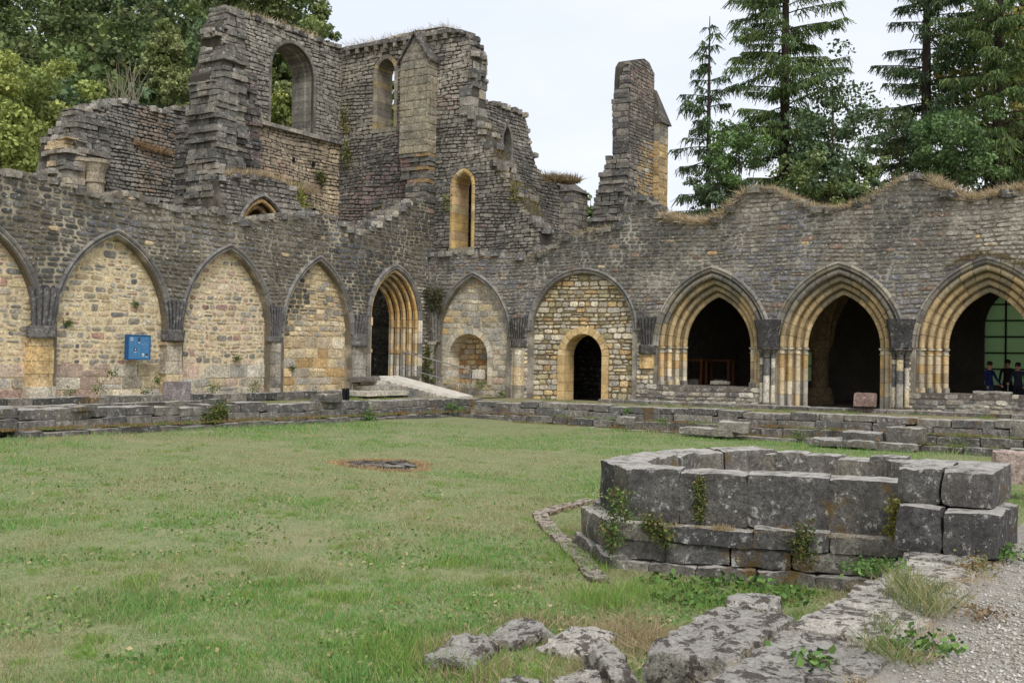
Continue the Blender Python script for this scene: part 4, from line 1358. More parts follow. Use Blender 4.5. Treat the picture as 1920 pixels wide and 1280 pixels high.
prof = [(4.0, -.9), (7.9, -1.64), (9.4, -2.0), (10.3, -2.25), (11.0, -2.4), (11.6, -2.72), (12.4, -2.68), (13.6, -2.62), (14.2, -2.8), (14.25, -3.0), (15.0, -3.12), (15.7, -3.3)]
def ext_p(z):
    for (a, ya), (b, yb) in zip(prof, prof[1:]):
        if a <= z <= b:
            y1 = ya + (yb - ya) * (z - a) / (b - a)
    return (10.9 - (.25 if z < 10.3 else 0), 11.9, PY + .03, y1)
stp += ragged_stack(pil, ext_p, 4.0, 11.3, STK, 51, jit=.09)
st2 = masonry(frame_x(10.9), [[(PY, 11.3), (-2.72, 11.3), (-2.62, 13.7), (PY, 13.7)]], (.26, .36), (.3, .55), lambda u, z, rg: A(pick(rg, DARK), .6), (.004, .02), 309, gap=.008, wob=0)
st_pil += st2
fast('core', boxv(10.905, 12.2, PY + .01, -2.7, 11.3, 13.7), BOXF, STONE, pil, np.array(A(S(100, 94, 88), .8)))
stp += ragged_stack(pil, ext_p, 13.7, 15.68, STK, 52, jit=.05)
place_stones(pil, st_pil + stp)

# ================================================================== LOW WALLS ROUND THE GARTH
BLK = [S(*c, 1.3) for c in ((112, 108, 102), (122, 117, 109), (104, 100, 96), (126, 121, 112), (116, 110, 104), (100, 97, 94))]
BLKN = [S(*c, .98) for c in ((104, 101, 98), (116, 112, 107), (92, 90, 90), (124, 118, 110))]
def block(parent, size, cen, rot=0, seed=0, cols=BLK, a=.8, step=.16, amp=.025, rnd=.035, mat=BLOCK, name='stone', tilt=(0, 0), freq=2.2, chips=7, chip=(.02, .09)):
    rg = random.Random(seed)
    v, f = rough_block(size, cen, rot, step, amp, rnd, seed, tilt, freq, chips, chip)
    return fast(name, v, f, mat, parent, np.array(A(pick(rg, cols), a)), smooth=R(38))
lowL = thing('low_wall', 'low mossy wall of grey blocks along the left edge of the lawn', 'low wall', (-12, -4.2, -.5))
lowR = thing('low_wall', 'low stepped wall of grey blocks along the right edge of the lawn below the arches', 'low wall', (-4.2, -14, -.6))
rg = random.Random(77)
def run_wall(parent, along, fixed, a0, a1, courses, ztop, seed, thick=.75, front=-1):
    """courses: list of (height, setback); walks from a0 to a1"""
    rgw = random.Random(seed)
    zc = 0
    for ci, (hh, back, L0, L1, skip) in enumerate(courses):
        p = a0
        while p < a1 - .1:
            L = rgw.uniform(L0, L1)
            e = min(a1, p + L)
            mid = (p + e) / 2
            zb = ztop(mid) - sum(c[0] for c in courses[ci:])
            if rgw.random() > skip:
                dh = rgw.uniform(-.03, .05) if ci == len(courses) - 1 else 0
                cdep = fixed + thick / 2 + back + rgw.uniform(-.03, .03)
                hz = hh - .012 + dh
                cen = (mid, cdep, zb + hz / 2) if along == 'x' else (cdep, mid, zb + hz / 2)
                sz = (e - p - .015, thick, hz) if along == 'x' else (thick, e - p - .015, hz)
                block(parent, sz, cen, rgw.uniform(-.015, .015), rgw.randint(0, 9999), step=.15)
            p = e
zl = lambda x: .20 - .011 * (x + 21) + .035 * math.sin(x * 1.7)
run_wall(lowL, 'x', -4.2, -25, -3.7, [(.22, -.28, .5, 1.2, .12), (.24, 0, .45, .95, 0), (.24, .05, .5, 1.1, .04)], zl, 1)
zr = lambda y: .04 + .03 * math.sin(y * 1.3)
run_wall(lowR, 'y', -4.3, -26, -4.25, [(.28, -.55, .5, 1.2, .18), (.24, -.22, .5, 1.1, .0), (.24, 0, .6, 1.3, 0), (.2, .04, .55, 1.2, .0)], zr, 2)
# broken lumps and the protruding plinths of the right-hand wall
for k, (px_, py_, zz, sz, rt) in enumerate(((1335, 805, -.38, (.55, .9, .3), .2), (1590, 826, -.5, (.6, 1.0, .32), .1), (1150, 790, -.35, (.4, .6, .25), .4), (1700, 815, -.4, (.7, .9, .4), -.1), (1300, 812, -.55, (.7, 1.6, .22), .05), (1545, 838, -.66, (.9, 1.8, .2), 0), (1640, 846, -.7, (.6, 1.3, .2), .1))):
    p = on_z(px_, py_, zz)
    block(lowR, sz, (max(min(p[0], -4.6), -5.3), p[1], zz), rt, 500 + k, amp=.05, rnd=.08)
for k, (px_, yw, sz) in enumerate(((612, -4.0, (.8, .6, .24)), (402, -3.9, (.5, .4, .18)), (150, -4.1, (.6, .5, .1)))):
    p = on_y(px_, 750, yw)
    block(lowL, sz, (p[0], yw, zl(p[0]) + sz[2] / 2 - .03), .05, 520 + k)
# bench course at the foot of the left wall
bench = thing('stone_bench', 'low row of dark squared stones at the foot of the left arches', 'stone kerb', (-12, -.8, 0))
p = -24.0
while p < -5.2:
    L = rg.uniform(.35, .8)
    block(bench, (L - .02, .5, .26 + rg.uniform(-.03, .03)), (p + L / 2, -.75, .14), rg.uniform(-.02, .02), rg.randint(0, 9999), cols=DARK + BLK, step=.2)
    p += L
p = -24
while p < -12.8:
    L = rg.uniform(.5, 1.1)
    block(bench, (L - .02, .4, .14), (p + L / 2, -2.0 + rg.uniform(-.05, .05), .07), rg.uniform(-.03, .03), rg.randint(0, 9999), step=.2)
    p += L
# paving strip at the foot of the right wall
pav = thing('stone_kerb', 'row of flat grey slabs at the foot of the open arches', 'stone kerb', (-.6, -14, 0))
p = -24.0
while p < -9.2:
    L = rg.uniform(.7, 1.5)
    block(pav, (.55, L - .02, .14), (-.62 + rg.uniform(-.05, .05), p + L / 2, .02), rg.uniform(-.02, .02), rg.randint(0, 9999), step=.2)
    p += L

# ================================================================== BASIN (lavatorium)
basin = thing('stone_basin', 'large polygonal stone basin of dark slab blocks standing in the lawn at right', 'stone basin', (-22.6, -22, -.68))
PB = [(-24.17, -23.62), (-24.80, -20.98), (-24.02, -20.26), (-21.56, -19.92), (-20.35, -20.84), (-20.35, -22.9), (-21.8, -24.1)]
cenb = np.mean(np.array(PB), 0)
def seg_blocks(p, q, cuts, z0, z1, thick, off, cols, seed, amp=.018, rnd=.03, step=.06, dz=None, a=.8, tl=0.0):
    p, q = np.array(p), np.array(q)
    e = (q - p)
    L = np.linalg.norm(e)
    e /= L
    nrm = np.array([e[1], -e[0]])
    if nrm @ ((p + q) / 2 - cenb) < 0:
        nrm = -nrm
    ang = math.atan2(e[1], e[0])
    for k, (a0, a1) in enumerate(zip(cuts, cuts[1:])):
        m_ = p + e * L * (a0 + a1) / 2 + nrm * (off - thick / 2)
        zt = z1 + (dz[k] if dz else 0)
        block(basin, (L * (a1 - a0) + .004, thick, zt - z0 + .006), (m_[0], m_[1], (z0 + zt) / 2), ang, seed + k, cols=cols, amp=amp, rnd=rnd, step=step, mat=BLOCK, a=a, tilt=(tl, 0))
seg_blocks(PB[0], PB[1], [0, .255, .55, .80, 1.0], -.18, .34, .5, 0, BLKN[:3], 600, dz=[.0, .01, 0, .02], amp=.02)
seg_blocks(PB[1], PB[2], [0.02, .5, 1.0], -.18, .34, .48, 0, BLKN, 610, amp=.02)
seg_blocks(PB[2], PB[3], [0, .3, .62, 1.0], -.12, .32, .5, 0, BLK, 615, dz=[.02, .0, -.03], amp=.03, rnd=.05)
seg_blocks(PB[3], PB[4], [0, .45, 1.0], -.12, .28, .5, 0, BLK, 620, dz=[0, .02], amp=.03, rnd=.05)
seg_blocks(PB[4], PB[5], [0, .2, .38, .6, .8, 1.0], .0, .26, .5, 0, BLK, 625, dz=[0, .02, .0, -.02, .04], amp=.03, rnd=.05)
seg_blocks(PB[4], PB[5], [0, .3, .55, .75, 1.0], -.4, .0, .55, .02, BLK, 635, amp=.03, rnd=.05)
seg_blocks(PB[5], PB[6], [0, .35, .7, 1.0], -.12, .26, .5, 0, BLK, 640, amp=.03, rnd=.05)
seg_blocks(PB[6], PB[0], [0, .3, .65, 1.0], -.12, .22, .5, 0, BLK, 645, amp=.03, rnd=.05)
# plinth: a projecting ledge and rough footing below
seg_blocks(PB[0], PB[1], [-.05, .25, .52, .82, 1.04], -.36, -.185, .75, .17, BLKN + BLK, 650, amp=.025, rnd=.05, dz=[0, .02, -.01, .0])
seg_blocks(PB[0], PB[1], [-.1, .15, .38, .6, .84, 1.05], -.56, -.37, .75, .15, BLK, 660, amp=.035, rnd=.06)
seg_blocks(PB[0], PB[1], [-.14, .1, .3, .5, .72, .9, 1.05], -.82, -.57, .8, .2, BLK, 670, amp=.045, rnd=.07)
seg_blocks(PB[1], PB[2], [-.1, .5, 1.1], -.5, -.19, .8, .22, BLK, 680, amp=.05, rnd=.09)
seg_blocks(PB[1], PB[2], [-.14, .4, 1.15], -.82, -.51, .85, .27, BLK, 685, amp=.05, rnd=.09)
seg_blocks(PB[2], PB[3], [0, .4, .7, 1], -.8, -.13, .7, .12, BLK, 690, amp=.05, rnd=.08)
fill_v = [(x * .96 + cenb[0] * .04, y * .96 + cenb[1] * .04, -.02) for x, y in PB]
fast('basin_floor', fill_v, [list(range(len(PB)))], EARTH, basin)
pierb = thing('stone_pier', 'stump of four rough squared blocks at the right end of the basin', 'stone pier', (-25, -24.2, -.1))
block(pierb, (1.1, .36, .38), (-24.86, -23.98, .08), .03, 701, cols=BLKN, amp=.03, rnd=.05, step=.07)
block(pierb, (1.05, .44, .37), (-24.88, -24.42, .075), -.02, 702, cols=BLKN[:3], amp=.03, rnd=.05, step=.07)
block(pierb, (1.0, .36, .31), (-24.58, -23.93, .42), .02, 703, cols=BLKN, amp=.03, rnd=.05, step=.07)
block(pierb, (1.0, .42, .31), (-24.62, -24.34, .425), -.03, 704, cols=BLK[:3], amp=.03, rnd=.05, step=.07)
block(pierb, (.9, .7, .16), (-23.4, -24.1, .42), .1, 705, cols=BLK, amp=.03, rnd=.05, step=.1)
# ------------------------------------------------------------------ foundation wall in the foreground
LIM = [S(*c, 1.4) for c in ((158, 152, 142), (148, 143, 134), (166, 159, 148), (142, 137, 128))]
found = thing('foundation_wall', 'low lichen-covered foundation wall of flat slabs beside the gravel', 'low wall', (-28, -24.2, -.5))
x = -33.0
k = 0
while x < -25.5:
    L = rg.uniform(.75, 1.35)
    block(found, (L - .05, .66, .34), (x + L / 2, -24.22 + rg.uniform(-.05, .05), -.275 + rg.uniform(-.03, .02)), rg.uniform(-.07, .07), 720 + k, cols=LIM, amp=.035, rnd=.06, step=.055, mat=NEAR, tilt=(rg.uniform(-.02, .02), rg.uniform(-.02, .05)), freq=3.0)
    block(found, (L - .05, .8, .4), (x + L / 2 + .1, -24.2, -.6), rg.uniform(-.05, .05), 740 + k, cols=LIM, amp=.05, rnd=.08, step=.1, mat=NEAR)
    x += L
    k += 1
big_ = tag(block(None, (1.2, .58, .42), (-28.45, -23.42, -.43), .03, 760, cols=LIM, amp=.05, rnd=.06, chips=12, chip=(.05, .2), step=.04, mat=NEAR, name='stone_block', tilt=(.03, -.02), freq=2.4), 'large pale lichen-blotched stone block at the lower right of the lawn', 'stone block')
b2 = tag(block(None, (.5, .34, .16), (-27.5, -23.3, -.3), .2, 761, cols=LIM, amp=.05, rnd=.08, step=.04, mat=NEAR, name='stone_block', freq=3), 'smaller pale stone lying just behind the large blotched block', 'stone block')
rocks = [((868, 1222), (.6, .34, .26), .25, (.1, .15), 'dark-topped lichen rock in dry grass at the bottom centre'), ((972, 1178), (.52, .36, .2), -.2, (.08, 0), 'white-patched flat rock lying in the lawn at the bottom centre'),
         ((1085, 1188), (.62, .42, .16), .1, (0, 0), 'sunken flat dark rock between two pale rocks'), ((1152, 1244), (.55, .24, .28), .9, (.25, .1), 'tilted grey rock leaning on the large blotched block'),
         ((1085, 1262), (.35, .28, .16), .4, (0, 0), 'small pale rock at the bottom edge below the tilted rock'), ((1105, 1205), (.22, .18, .12), .4, (0, 0), 'little rounded stone in dry grass beside the tilted rock'),
         ((975, 1270), (.32, .22, .14), .1, (0, 0), 'small rock at the bottom edge of the lawn')]
for k, (pp_, sz, rt, tl, lb) in enumerate(rocks):
    p = on_z(pp_[0], pp_[1], -.58)
    tag(block(None, sz, (p[0], p[1], lawn_z(p[0], p[1]) - sz[2] * .08), rt, 770 + k, cols=LIM, amp=.05, rnd=.06, step=.03, chips=14, chip=(.08, .34), mat=NEAR, name='rock', tilt=tl, freq=3), lb, 'rock', 'loose rocks in the lawn')
# narrow stone kerb that marks the old channel round the basin
curb = thing('channel_kerb', 'narrow worn stone kerb bending round the basin in the grass', 'stone kerb', (-24, -20, -.65))
cp = [(1112, 938), (1062, 950), (1010, 966), (1032, 995), (1060, 1020), (1092, 1052), (1125, 1088)]
CP = [on_z(a, b, -.63)[:2] for a, b in cp]
k = 0
for (a, b) in zip(CP, CP[1:]):
    L = math.hypot(*(b - a))
    nn = max(1, int(L / .55))
    for j in range(nn):
        m_ = a + (b - a) * (j + .5) / nn
        block(curb, (L / nn - .03, .2, .14), (m_[0], m_[1], lawn_z(*m_) + .0), math.atan2(*(b - a)[::-1]), 800 + k, cols=[S(176, 158, 134), S(160, 146, 126)], amp=.03, rnd=.04, step=.08, mat=NEAR, a=.3)
        k += 1

# ================================================================== STEPS, RAMP AND RAIL AT THE DOOR
steps = thing('stone_steps', 'three worn stone steps up to the tall doorway', 'steps', (-4, -1.4, 0))
for k, (px0, px1, zt) in enumerate(((688, 772, .26), (700, 756, .43), (712, 742, .6))):
    yf = -1.9 + k * .34
    a, b = on_y(px0, 735 - k * 10, yf)[0], on_y(px1, 735 - k * 10, yf)[0]
    block(steps, (b - a, 1.0 - .1 * k, .17), ((a + b) / 2, yf + .5, zt - .09), 0, 820 + k, cols=CREAM[4:] + GREY[3:4], amp=.02, rnd=.03, step=.15, a=.5, mat=STONE, name='step')
block(steps, (1.7, .7, .16), (-3.9, -.45, .64), 0, 825, cols=GREY, amp=.02, step=.2, mat=STONE, name='landing')
CONC = flat_material('pale_concrete', S(214, 206, 192), .9)
ramp_ = thing('ramp', 'pale concrete ramp sloping down from the tall doorway', 'ramp', (-2.4, -2, 0))
fr_top = [on_z(708, 707, .74), on_z(742, 703, .74)]
tl_, tr_ = np.array([-3.95, -.75, .76]), np.array([-2.3, -.35, .76])
bl_, br_ = np.array([-2.75, -3.5, .06]), np.array([-1.55, -3.3, .06])
V = []
nS = 12
for i in range(nS + 1):
    t = i / nS
    z = .76 + (.07 - .76) * t
    l, r = tl_ + (bl_ - tl_) * t, tr_ + (br_ - tr_) * t
    V += [(l[0], l[1], z), (r[0], r[1], z), (r[0], r[1], -.1), (l[0], l[1], -.1)]
Fs = []
for i in range(nS):
    for k in range(4):
        Fs.append([i * 4 + k, i * 4 + (k + 1) % 4, i * 4 + 4 + (k + 1) % 4, i * 4 + 4 + k])
Fs += [[3, 2, 1, 0], [nS * 4 + k for k in range(4)]]
side = [tuple(np.array(v) - np.array((0, 0, .05))) if False else v for v in V]
fast('deck', V, Fs, CONC, ramp_)
mb = MB()
for k in range(14):
    t = (k + .5) / 14
    l = tl_ + (bl_ - tl_) * t
    zt = .76 + (.07 - .76) * t - .13
    hh = max(zt + .05, .08)
    v, f = rough_block((.3, .22, hh), (l[0] - .08, l[1], zt - hh / 2), math.atan2(*(bl_ - tl_)[[1, 0]]), step=.12, amp=.03, seed=k + 60)
    fast('side_stone', v, f, STONE, ramp_, np.array(A(pick(rg, GREY), .6)))
rail = thing('handrail', 'grey steel handrail with three posts along the ramp', 'handrail', (-2, -2, .4))
rp = []
for t in (.06, .52, .97):
    r = tr_ + (br_ - tr_) * t
    rp.append((r[0] - .02, r[1], .76 + (.07 - .76) * t))
for q in rp:
    v, f = tube([(q[0], q[1], q[2] - .1), (q[0], q[1], q[2] + .95)], .024, 8)
    fast('post', v, f, STEEL, rail)
for hgt, rr in ((.95, .026), (.34, .02)):
    v, f = tube([(q[0], q[1], q[2] + hgt) for q in rp], rr, 8)
    fast('rail', v, f, STEEL, rail)
tag(fast('drain_slab', *(lambda vf: vf)(rough_block((1.2, .5, .12), (-5.1, -.9, .62), .1, step=.2, amp=.02)), STONE, None, np.array(A(S(110, 104, 96), .6))), 'dark flat stone beside the doorway at the top of the steps', 'stone slab')

# blue information board on the wall
bu, bz_ = uy(257, 651, -.05)
board = thing('information_board', 'blue information board with small pictures on the left wall', 'board', (bu, -.1, bz_))
bw, bh = .375, .335
BLUE, bt_, bb_ = mat_new('board_blue')
bb_.inputs['Base Color'].default_value = (*S(74, 124, 164), 1)
bb_.inputs['Roughness'].default_value = .4
DB = flat_material('board_text_blue', S(96, 152, 198), .5)
WHT = flat_material('board_white', S(215, 218, 220), .5)
DKB = flat_material('board_picture', S(70, 74, 90), .5)
RIM = flat_material('board_rim', S(38, 88, 136), .5)
yb = -.14
panel_ = fast('panel', boxv(bu - bw, bu + bw, yb, .0, bz_ - bh, bz_ + bh), BOXF, BLUE, board)
for (a0, a1, b0, b1) in ((-bw, bw, bh, bh + .025), (-bw, bw, -bh - .025, -bh), (-bw - .025, -bw, -bh - .025, bh + .025), (bw, bw + .025, -bh - .025, bh + .025)):
    fast('frame', boxv(bu + a0, bu + a1, yb - .015, .0, bz_ + b0, bz_ + b1), BOXF, RIM, board)
def chip(x, z, w, h, m_, lift=.003):
    fast('print', boxv(bu + (x - .5) * 2 * bw, bu + (x - .5 + w) * 2 * bw, yb - lift, yb + .001, bz_ + (.5 - z - h) * 2 * bh, bz_ + (.5 - z) * 2 * bh), BOXF, m_, panel_)
for x, z, h in ((.08, .30, .2), (.08, .54, .14), (.26, .08, .38), (.26, .74, .2), (.44, .5, .4), (.44, .3, .12), (.62, .1, .2), (.8, .08, .1), (.8, .6, .14)):
    nl = int(h / .035)
    for q in range(nl):
        chip(x, z + q * .035, .12 - .03 * ((q * 7) % 3 == 0), .016, DB)
chip(.09, .08, .12, .14, WHT)
chip(.105, .10, .03, .1, BLUE, .005)
chip(.155, .10, .03, .1, BLUE, .005)
chip(.44, .08, .11, .18, DKB)
chip(.45, .27, .10, .035, WHT)
chip(.27, .52, .11, .16, DKB)
chip(.28, .69, .10, .03, WHT)
chip(.31, .55, .03, .09, WHT, .005)
chip(.64, .76, .1, .14, WHT)
chip(.66, .82, .04, .06, DKB, .005)
chip(.81, .76, .1, .11, DKB)
chip(.81, .885, .1, .03, WHT)
for q, (x, z) in enumerate(((.62, .34), (.66, .38), (.7, .36), (.76, .3), (.8, .34), (.84, .38), (.88, .42), (.72, .46), (.78, .5))):
    chip(x, z, .025, .014, WHT)

# loose carved stones, and blocks that stand in for smeared-out figures
def loose(px_, py_, z, sz, rt, col, lb, seed, mat=STONE, nm='stone_or_stand_in', X=None):
    p = on_z(px_, py_, z) if X is None else on_x(px_, py_, X)
    return tag(block(None, sz, (p[0], p[1], (z if X is None else p[2]) + sz[2] / 2), rt, seed, cols=[col], amp=.03, rnd=.05, step=.08, mat=mat, name=nm, a=.5), lb, 'stone')
loose(848, 708, .45, (.3, .42, .28), .1, S(208, 200, 184), 'pale carved stone at the left of the round niche', 850, X=-.15)
loose(874, 709, .45, (.3, .46, .2), .1, S(130, 124, 116), 'dark rounded stone in the middle of the round niche', 851, X=-.15)
loose(897, 710, .45, (.3, .4, .36), .1, S(214, 206, 190), 'tall pale stone at the right of the round niche', 852, X=-.15)
loose(1350, 721, .65, (.35, .62, .12), .02, S(150, 144, 134), 'flat stone slab lying on the sill of the left open arch', 853, X=.25)
sl3 = loose(1862, 738, .62, (.4, 1.05, .07), .0, S(170, 164, 152), 'thin flat slab lying on the sill of the right-hand open arch', 854, X=.2)
loose(1622, 762, .0, (.5, .62, .42), .1, S(138, 116, 108), 'reddish stone block standing in for a smeared figure at the right foot of the middle open arch', 855, X=-.9)  # stands in for a smeared-out person, built as stone
loose(331, 750, .1, (.42, .62, .5), .05, S(140, 130, 130), 'grey squared block in place of a smeared figure on the left low wall below a corbel', 856, X=None if False else on_y(331, 750, -3.2)[0])  # another smeared-out figure, built as a squared block
loose(1897, 905, -.55, (.5, .6, .55), .3, S(176, 156, 146), 'pinkish rough stone stump in place of a smeared figure at the right edge beside the gravel', 857)  # smeared-out figure at the edge, shaped as a stump
BLACK = flat_material('leg_black', S(16, 16, 18), .5)
q = on_y(648, 748, -3.0)
posts = thing('leg_stand_in', 'pair of short black posts standing in for smeared-out legs behind the left low wall', 'post', (q[0], -3.0, 0))  # posts take the place of the dark legs of a smeared-out person
for dx in (-.09, .09):
    v, f = lathe([(.065, 0), (.07, .05), (.06, .38), (.05, .44)], q[0] + dx, -3.0, 10)
    fast('post', v, f, BLACK, posts)

# ================================================================== TREES
def crown(parts, cen, rad, nclump, nleaf, size, cols, seed, squash=1.0, shell=.55, cone=False):
    rgn = np.random.default_rng(seed)
    d = rgn.normal(size=(nclump, 3))
    d /= np.linalg.norm(d, axis=1, keepdims=True)
    r = shell + (1 - shell) * rgn.random((nclump, 1)) ** .6
    c = d * r * np.array(rad)
    if cone:
        t = (c[:, 2] / rad[2] + 1) / 2
        c[:, :2] *= (1.25 - 1.05 * t)[:, None]
    c = c * (1 + .16 * rgn.normal(size=(nclump, 1)))
    c += np.array(cen)
    cr_ = np.mean(rad) * (.20 + .12 * rgn.random(nclump))
    P, C = [], []
    cols = np.array(cols) * 2.15
    cols = cols * .86 + cols.mean(1, keepdims=True) * .14
    for k in range(nclump):
        q = rgn.normal(size=(nleaf, 3))
        q /= np.linalg.norm(q, axis=1, keepdims=True)
        q *= (rgn.random((nleaf, 1)) ** .4) * cr_[k]
        q[:, 2] *= .7
        P.append(c[k] + q)
        base = cols[rgn.integers(len(cols))] * (.85 + .3 * rgn.random())
        C.append(base[None] * (.75 + .5 * rgn.random((nleaf, 1))))
    P, C = np.concatenate(P), np.concatenate(C)
    parts.append(leaf_cloud(P, size * (.6 + .8 * rgn.random(len(P))), C, aspect=.7))
    return c
def limbs(base, top, cen, ends, r0, seed):
    rgt = random.Random(seed)
    mb = MB()
    b, t = np.array(base), np.array(top)
    pth = [b + (t - b) * q + np.array([rgt.uniform(-.15, .15), rgt.uniform(-.15, .15), 0]) * (0 < q < 1) for q in (0, .2, .4, .6, .8, 1)]
    v, f = tube(pth, [r0, r0 * .85, r0 * .7, r0 * .5, r0 * .32, r0 * .1], 7)
    mb.add(v, f, S(74, 66, 54))
    for e in ends:
        q = rgt.uniform(.35, .75)
        s_ = b + (t - b) * q
        e = np.array(e)
        v, f = tube([s_, s_ + (e - s_) * .5 + np.array([0, 0, .3]), e], [r0 * .32, r0 * .2, r0 * .06], 5)
        mb.add(v, f, S(74, 66, 54))
    return mb
def leaf_tree(name, label, px_, py_, D, rad, ncl, nlf, size, cols, seed, base=-1.0, group=None, cone=False, shell=.5):
    cen = at_depth(px_, py_, D)
    bz0 = base if base is not None else float(hill_h(np.array([cen[0]]), np.array([cen[1]]))[0])
    t = thing(name, label, 'tree', (cen[0], cen[1], bz0), group)
    parts = []
    c = crown(parts, cen, rad, ncl, nlf, size, cols, seed, cone=cone, shell=shell)
    V, Fq, C = joinq(parts)
    fast('crown', V, Fq, LEAF, t, C)
    rgt = random.Random(seed)
    limbs((cen[0], cen[1], bz0), (cen[0], cen[1], cen[2] + rad[2] * .8), cen, [c[k] for k in rgt.sample(range(ncl), min(9, ncl))], .12 + .02 * rad[2], seed).build('trunk', attr_bark, t)
    return t
attr_bark = attr_material('tinted_bark', .95)
G_DARK = [S(*c) for c in ((62, 72, 38), (70, 79, 42), (54, 64, 35), (78, 84, 46))]
G_MID = [S(*c) for c in ((80, 94, 48), (88, 100, 52), (72, 86, 46), (96, 104, 56))]
G_BLUE = [S(*c) for c in ((68, 84, 54), (75, 92, 60), (62, 77, 50))]
G_YEL = [S(*c) for c in ((116, 124, 58), (106, 114, 52), (126, 130, 66), (94, 104, 48))]
G_PALE = [S(*c) for c in ((100, 106, 62), (112, 116, 72), (90, 98, 54))]
G_OAK = [S(*c) for c in ((92, 100, 42), (110, 104, 44), (84, 96, 44), (124, 112, 50))]
# the wood on the hill, one mass
rgw = random.Random(21)
wp = []
for row, (yy, D) in enumerate(((310, 66), (250, 73), (190, 81), (130, 90), (70, 99), (10, 108), (-60, 118))):
    for xx in range(-80, 760, 78):
        lim = 560 - (310 - yy) * .05
        if xx > lim + rgw.uniform(-15, 15) or (yy < 60 and xx > 540) or (yy < 0 and xx > 470):
            continue
        wp.append((xx + rgw.uniform(-25, 25), yy + rgw.uniform(-22, 22), D + rgw.uniform(-3, 3)))
parts = []
for k, (x, y, D) in enumerate(wp):
    cset = rgw.choice([G_DARK, G_DARK, G_MID, G_DARK, G_MID, G_BLUE])
    c0 = at_depth(x, y, D)
    rr = rgw.uniform(3.3, 4.8)
    crown(parts, c0, (rr, rr, rr * rgw.uniform(1.0, 1.45)), 34, 74, .44, cset, 900 + k, shell=.55)
V, Fq, C = joinq(parts)
fast('hillside_wood', V, Fq, LEAF, None, C, kind='stuff')
bpy.data.objects['hillside_wood']['label'] = 'dense dark green wood covering the hillside behind the ruins'
bpy.data.objects['hillside_wood']['category'] = 'wood'
mbt = MB()
for k, (x, y, D) in enumerate(wp):
    c0 = at_depth(x, y, D)
    g0 = float(hill_h(np.array([c0[0]]), np.array([c0[1]]))[0])
    v, f = tube([(c0[0], c0[1], min(g0, c0[2] - 6)), (c0[0], c0[1], c0[2])], [.3, .12], 5)
    mbt.add(v, f, S(70, 62, 52))
tw = mbt.build('wood_trunks', attr_bark, bpy.data.objects['hillside_wood'], kind='stuff')
HG = 'trees on the hillside'
leaf_tree('deciduous_tree', 'bright yellow-green leafy tree at the left edge', 45, 225, 56, (3.1, 3.1, 3.4), 70, 190, .26, G_YEL, 31, None, HG)
leaf_tree('deciduous_tree', 'low yellow-green tree bushing out above the left end of the cloister wall', 20, 310, 52, (2.6, 2.6, 2.2), 50, 170, .24, G_YEL, 32, None, HG)
leaf_tree('deciduous_tree', 'pale olive cone-shaped tree above the grey ruin on the left', 310, 125, 70, (2.0, 2.0, 2.7), 60, 130, .26, G_PALE, 33, None, HG, cone=True)
leaf_tree('deciduous_tree', 'pale olive bushy tree behind the broken end of the nave wall', 345, 185, 66, (1.6, 1.6, 1.6), 36, 120, .26, G_PALE, 34, None, HG)
leaf_tree('deciduous_tree', 'olive tree topping the wood above the nave wall', 440, 5, 82, (3.2, 3.2, 2.6), 50, 120, .34, G_PALE + G_MID, 35, None, HG)
leaf_tree('deciduous_tree', 'dark tree on the skyline behind the large window wall', 545, 20, 80, (3.0, 3.0, 3.4), 60, 120, .32, G_MID + G_DARK, 36, None, HG)
leaf_tree('deciduous_tree', 'small sparse tree at the right end of the wood against the sky', 588, 62, 78, (1.6, 1.6, 1.5), 24, 90, .28, G_MID, 37, None, HG, shell=.3)
leaf_tree('deciduous_tree', 'pale green bush seen in the lower part of the large window', 528, 200, 58, (1.5, 1.5, 1.5), 40, 120, .22, G_YEL + G_PALE, 38, None, HG)
leaf_tree('deciduous_tree', 'mid green tree filling the upper part of the large window', 560, 130, 70, (2.6, 2.6, 3.0), 60, 130, .3, G_MID, 39, None, HG)
leaf_tree('deciduous_tree', 'green tree seen through the slim lancet window', 728, 215, 62, (1.2, 1.2, 1.7), 30, 110, .24, G_MID + G_YEL[:1], 40, -1, HG)
leaf_tree('deciduous_tree', 'green shrubby tree in the gap beside the lone pillar', 1107, 420, 62, (1.0, 1.0, 2.0), 24, 110, .22, G_MID, 41, -1)
# bare twiggy stems in front of the wood
tw = thing('bare_shrub', 'bare grey twiggy shrub above the grey ruin on the left', 'shrub', at_depth(240, 195, 62))
mb = MB()
for k in range(26):
    a = at_depth(rgw.uniform(215, 262), 205, 62)
    b = at_depth(rgw.uniform(195, 285), rgw.uniform(110, 165), 62 + rgw.uniform(-1, 1))
    v, f = tube([a, a + (b - a) * .5 + np.array([rgw.uniform(-.2, .2), 0, 0]), b], [.035, .022, .008], 4)
    mb.add(v, f, S(140, 128, 112))
mb.build('stems', attr_bark, tw)

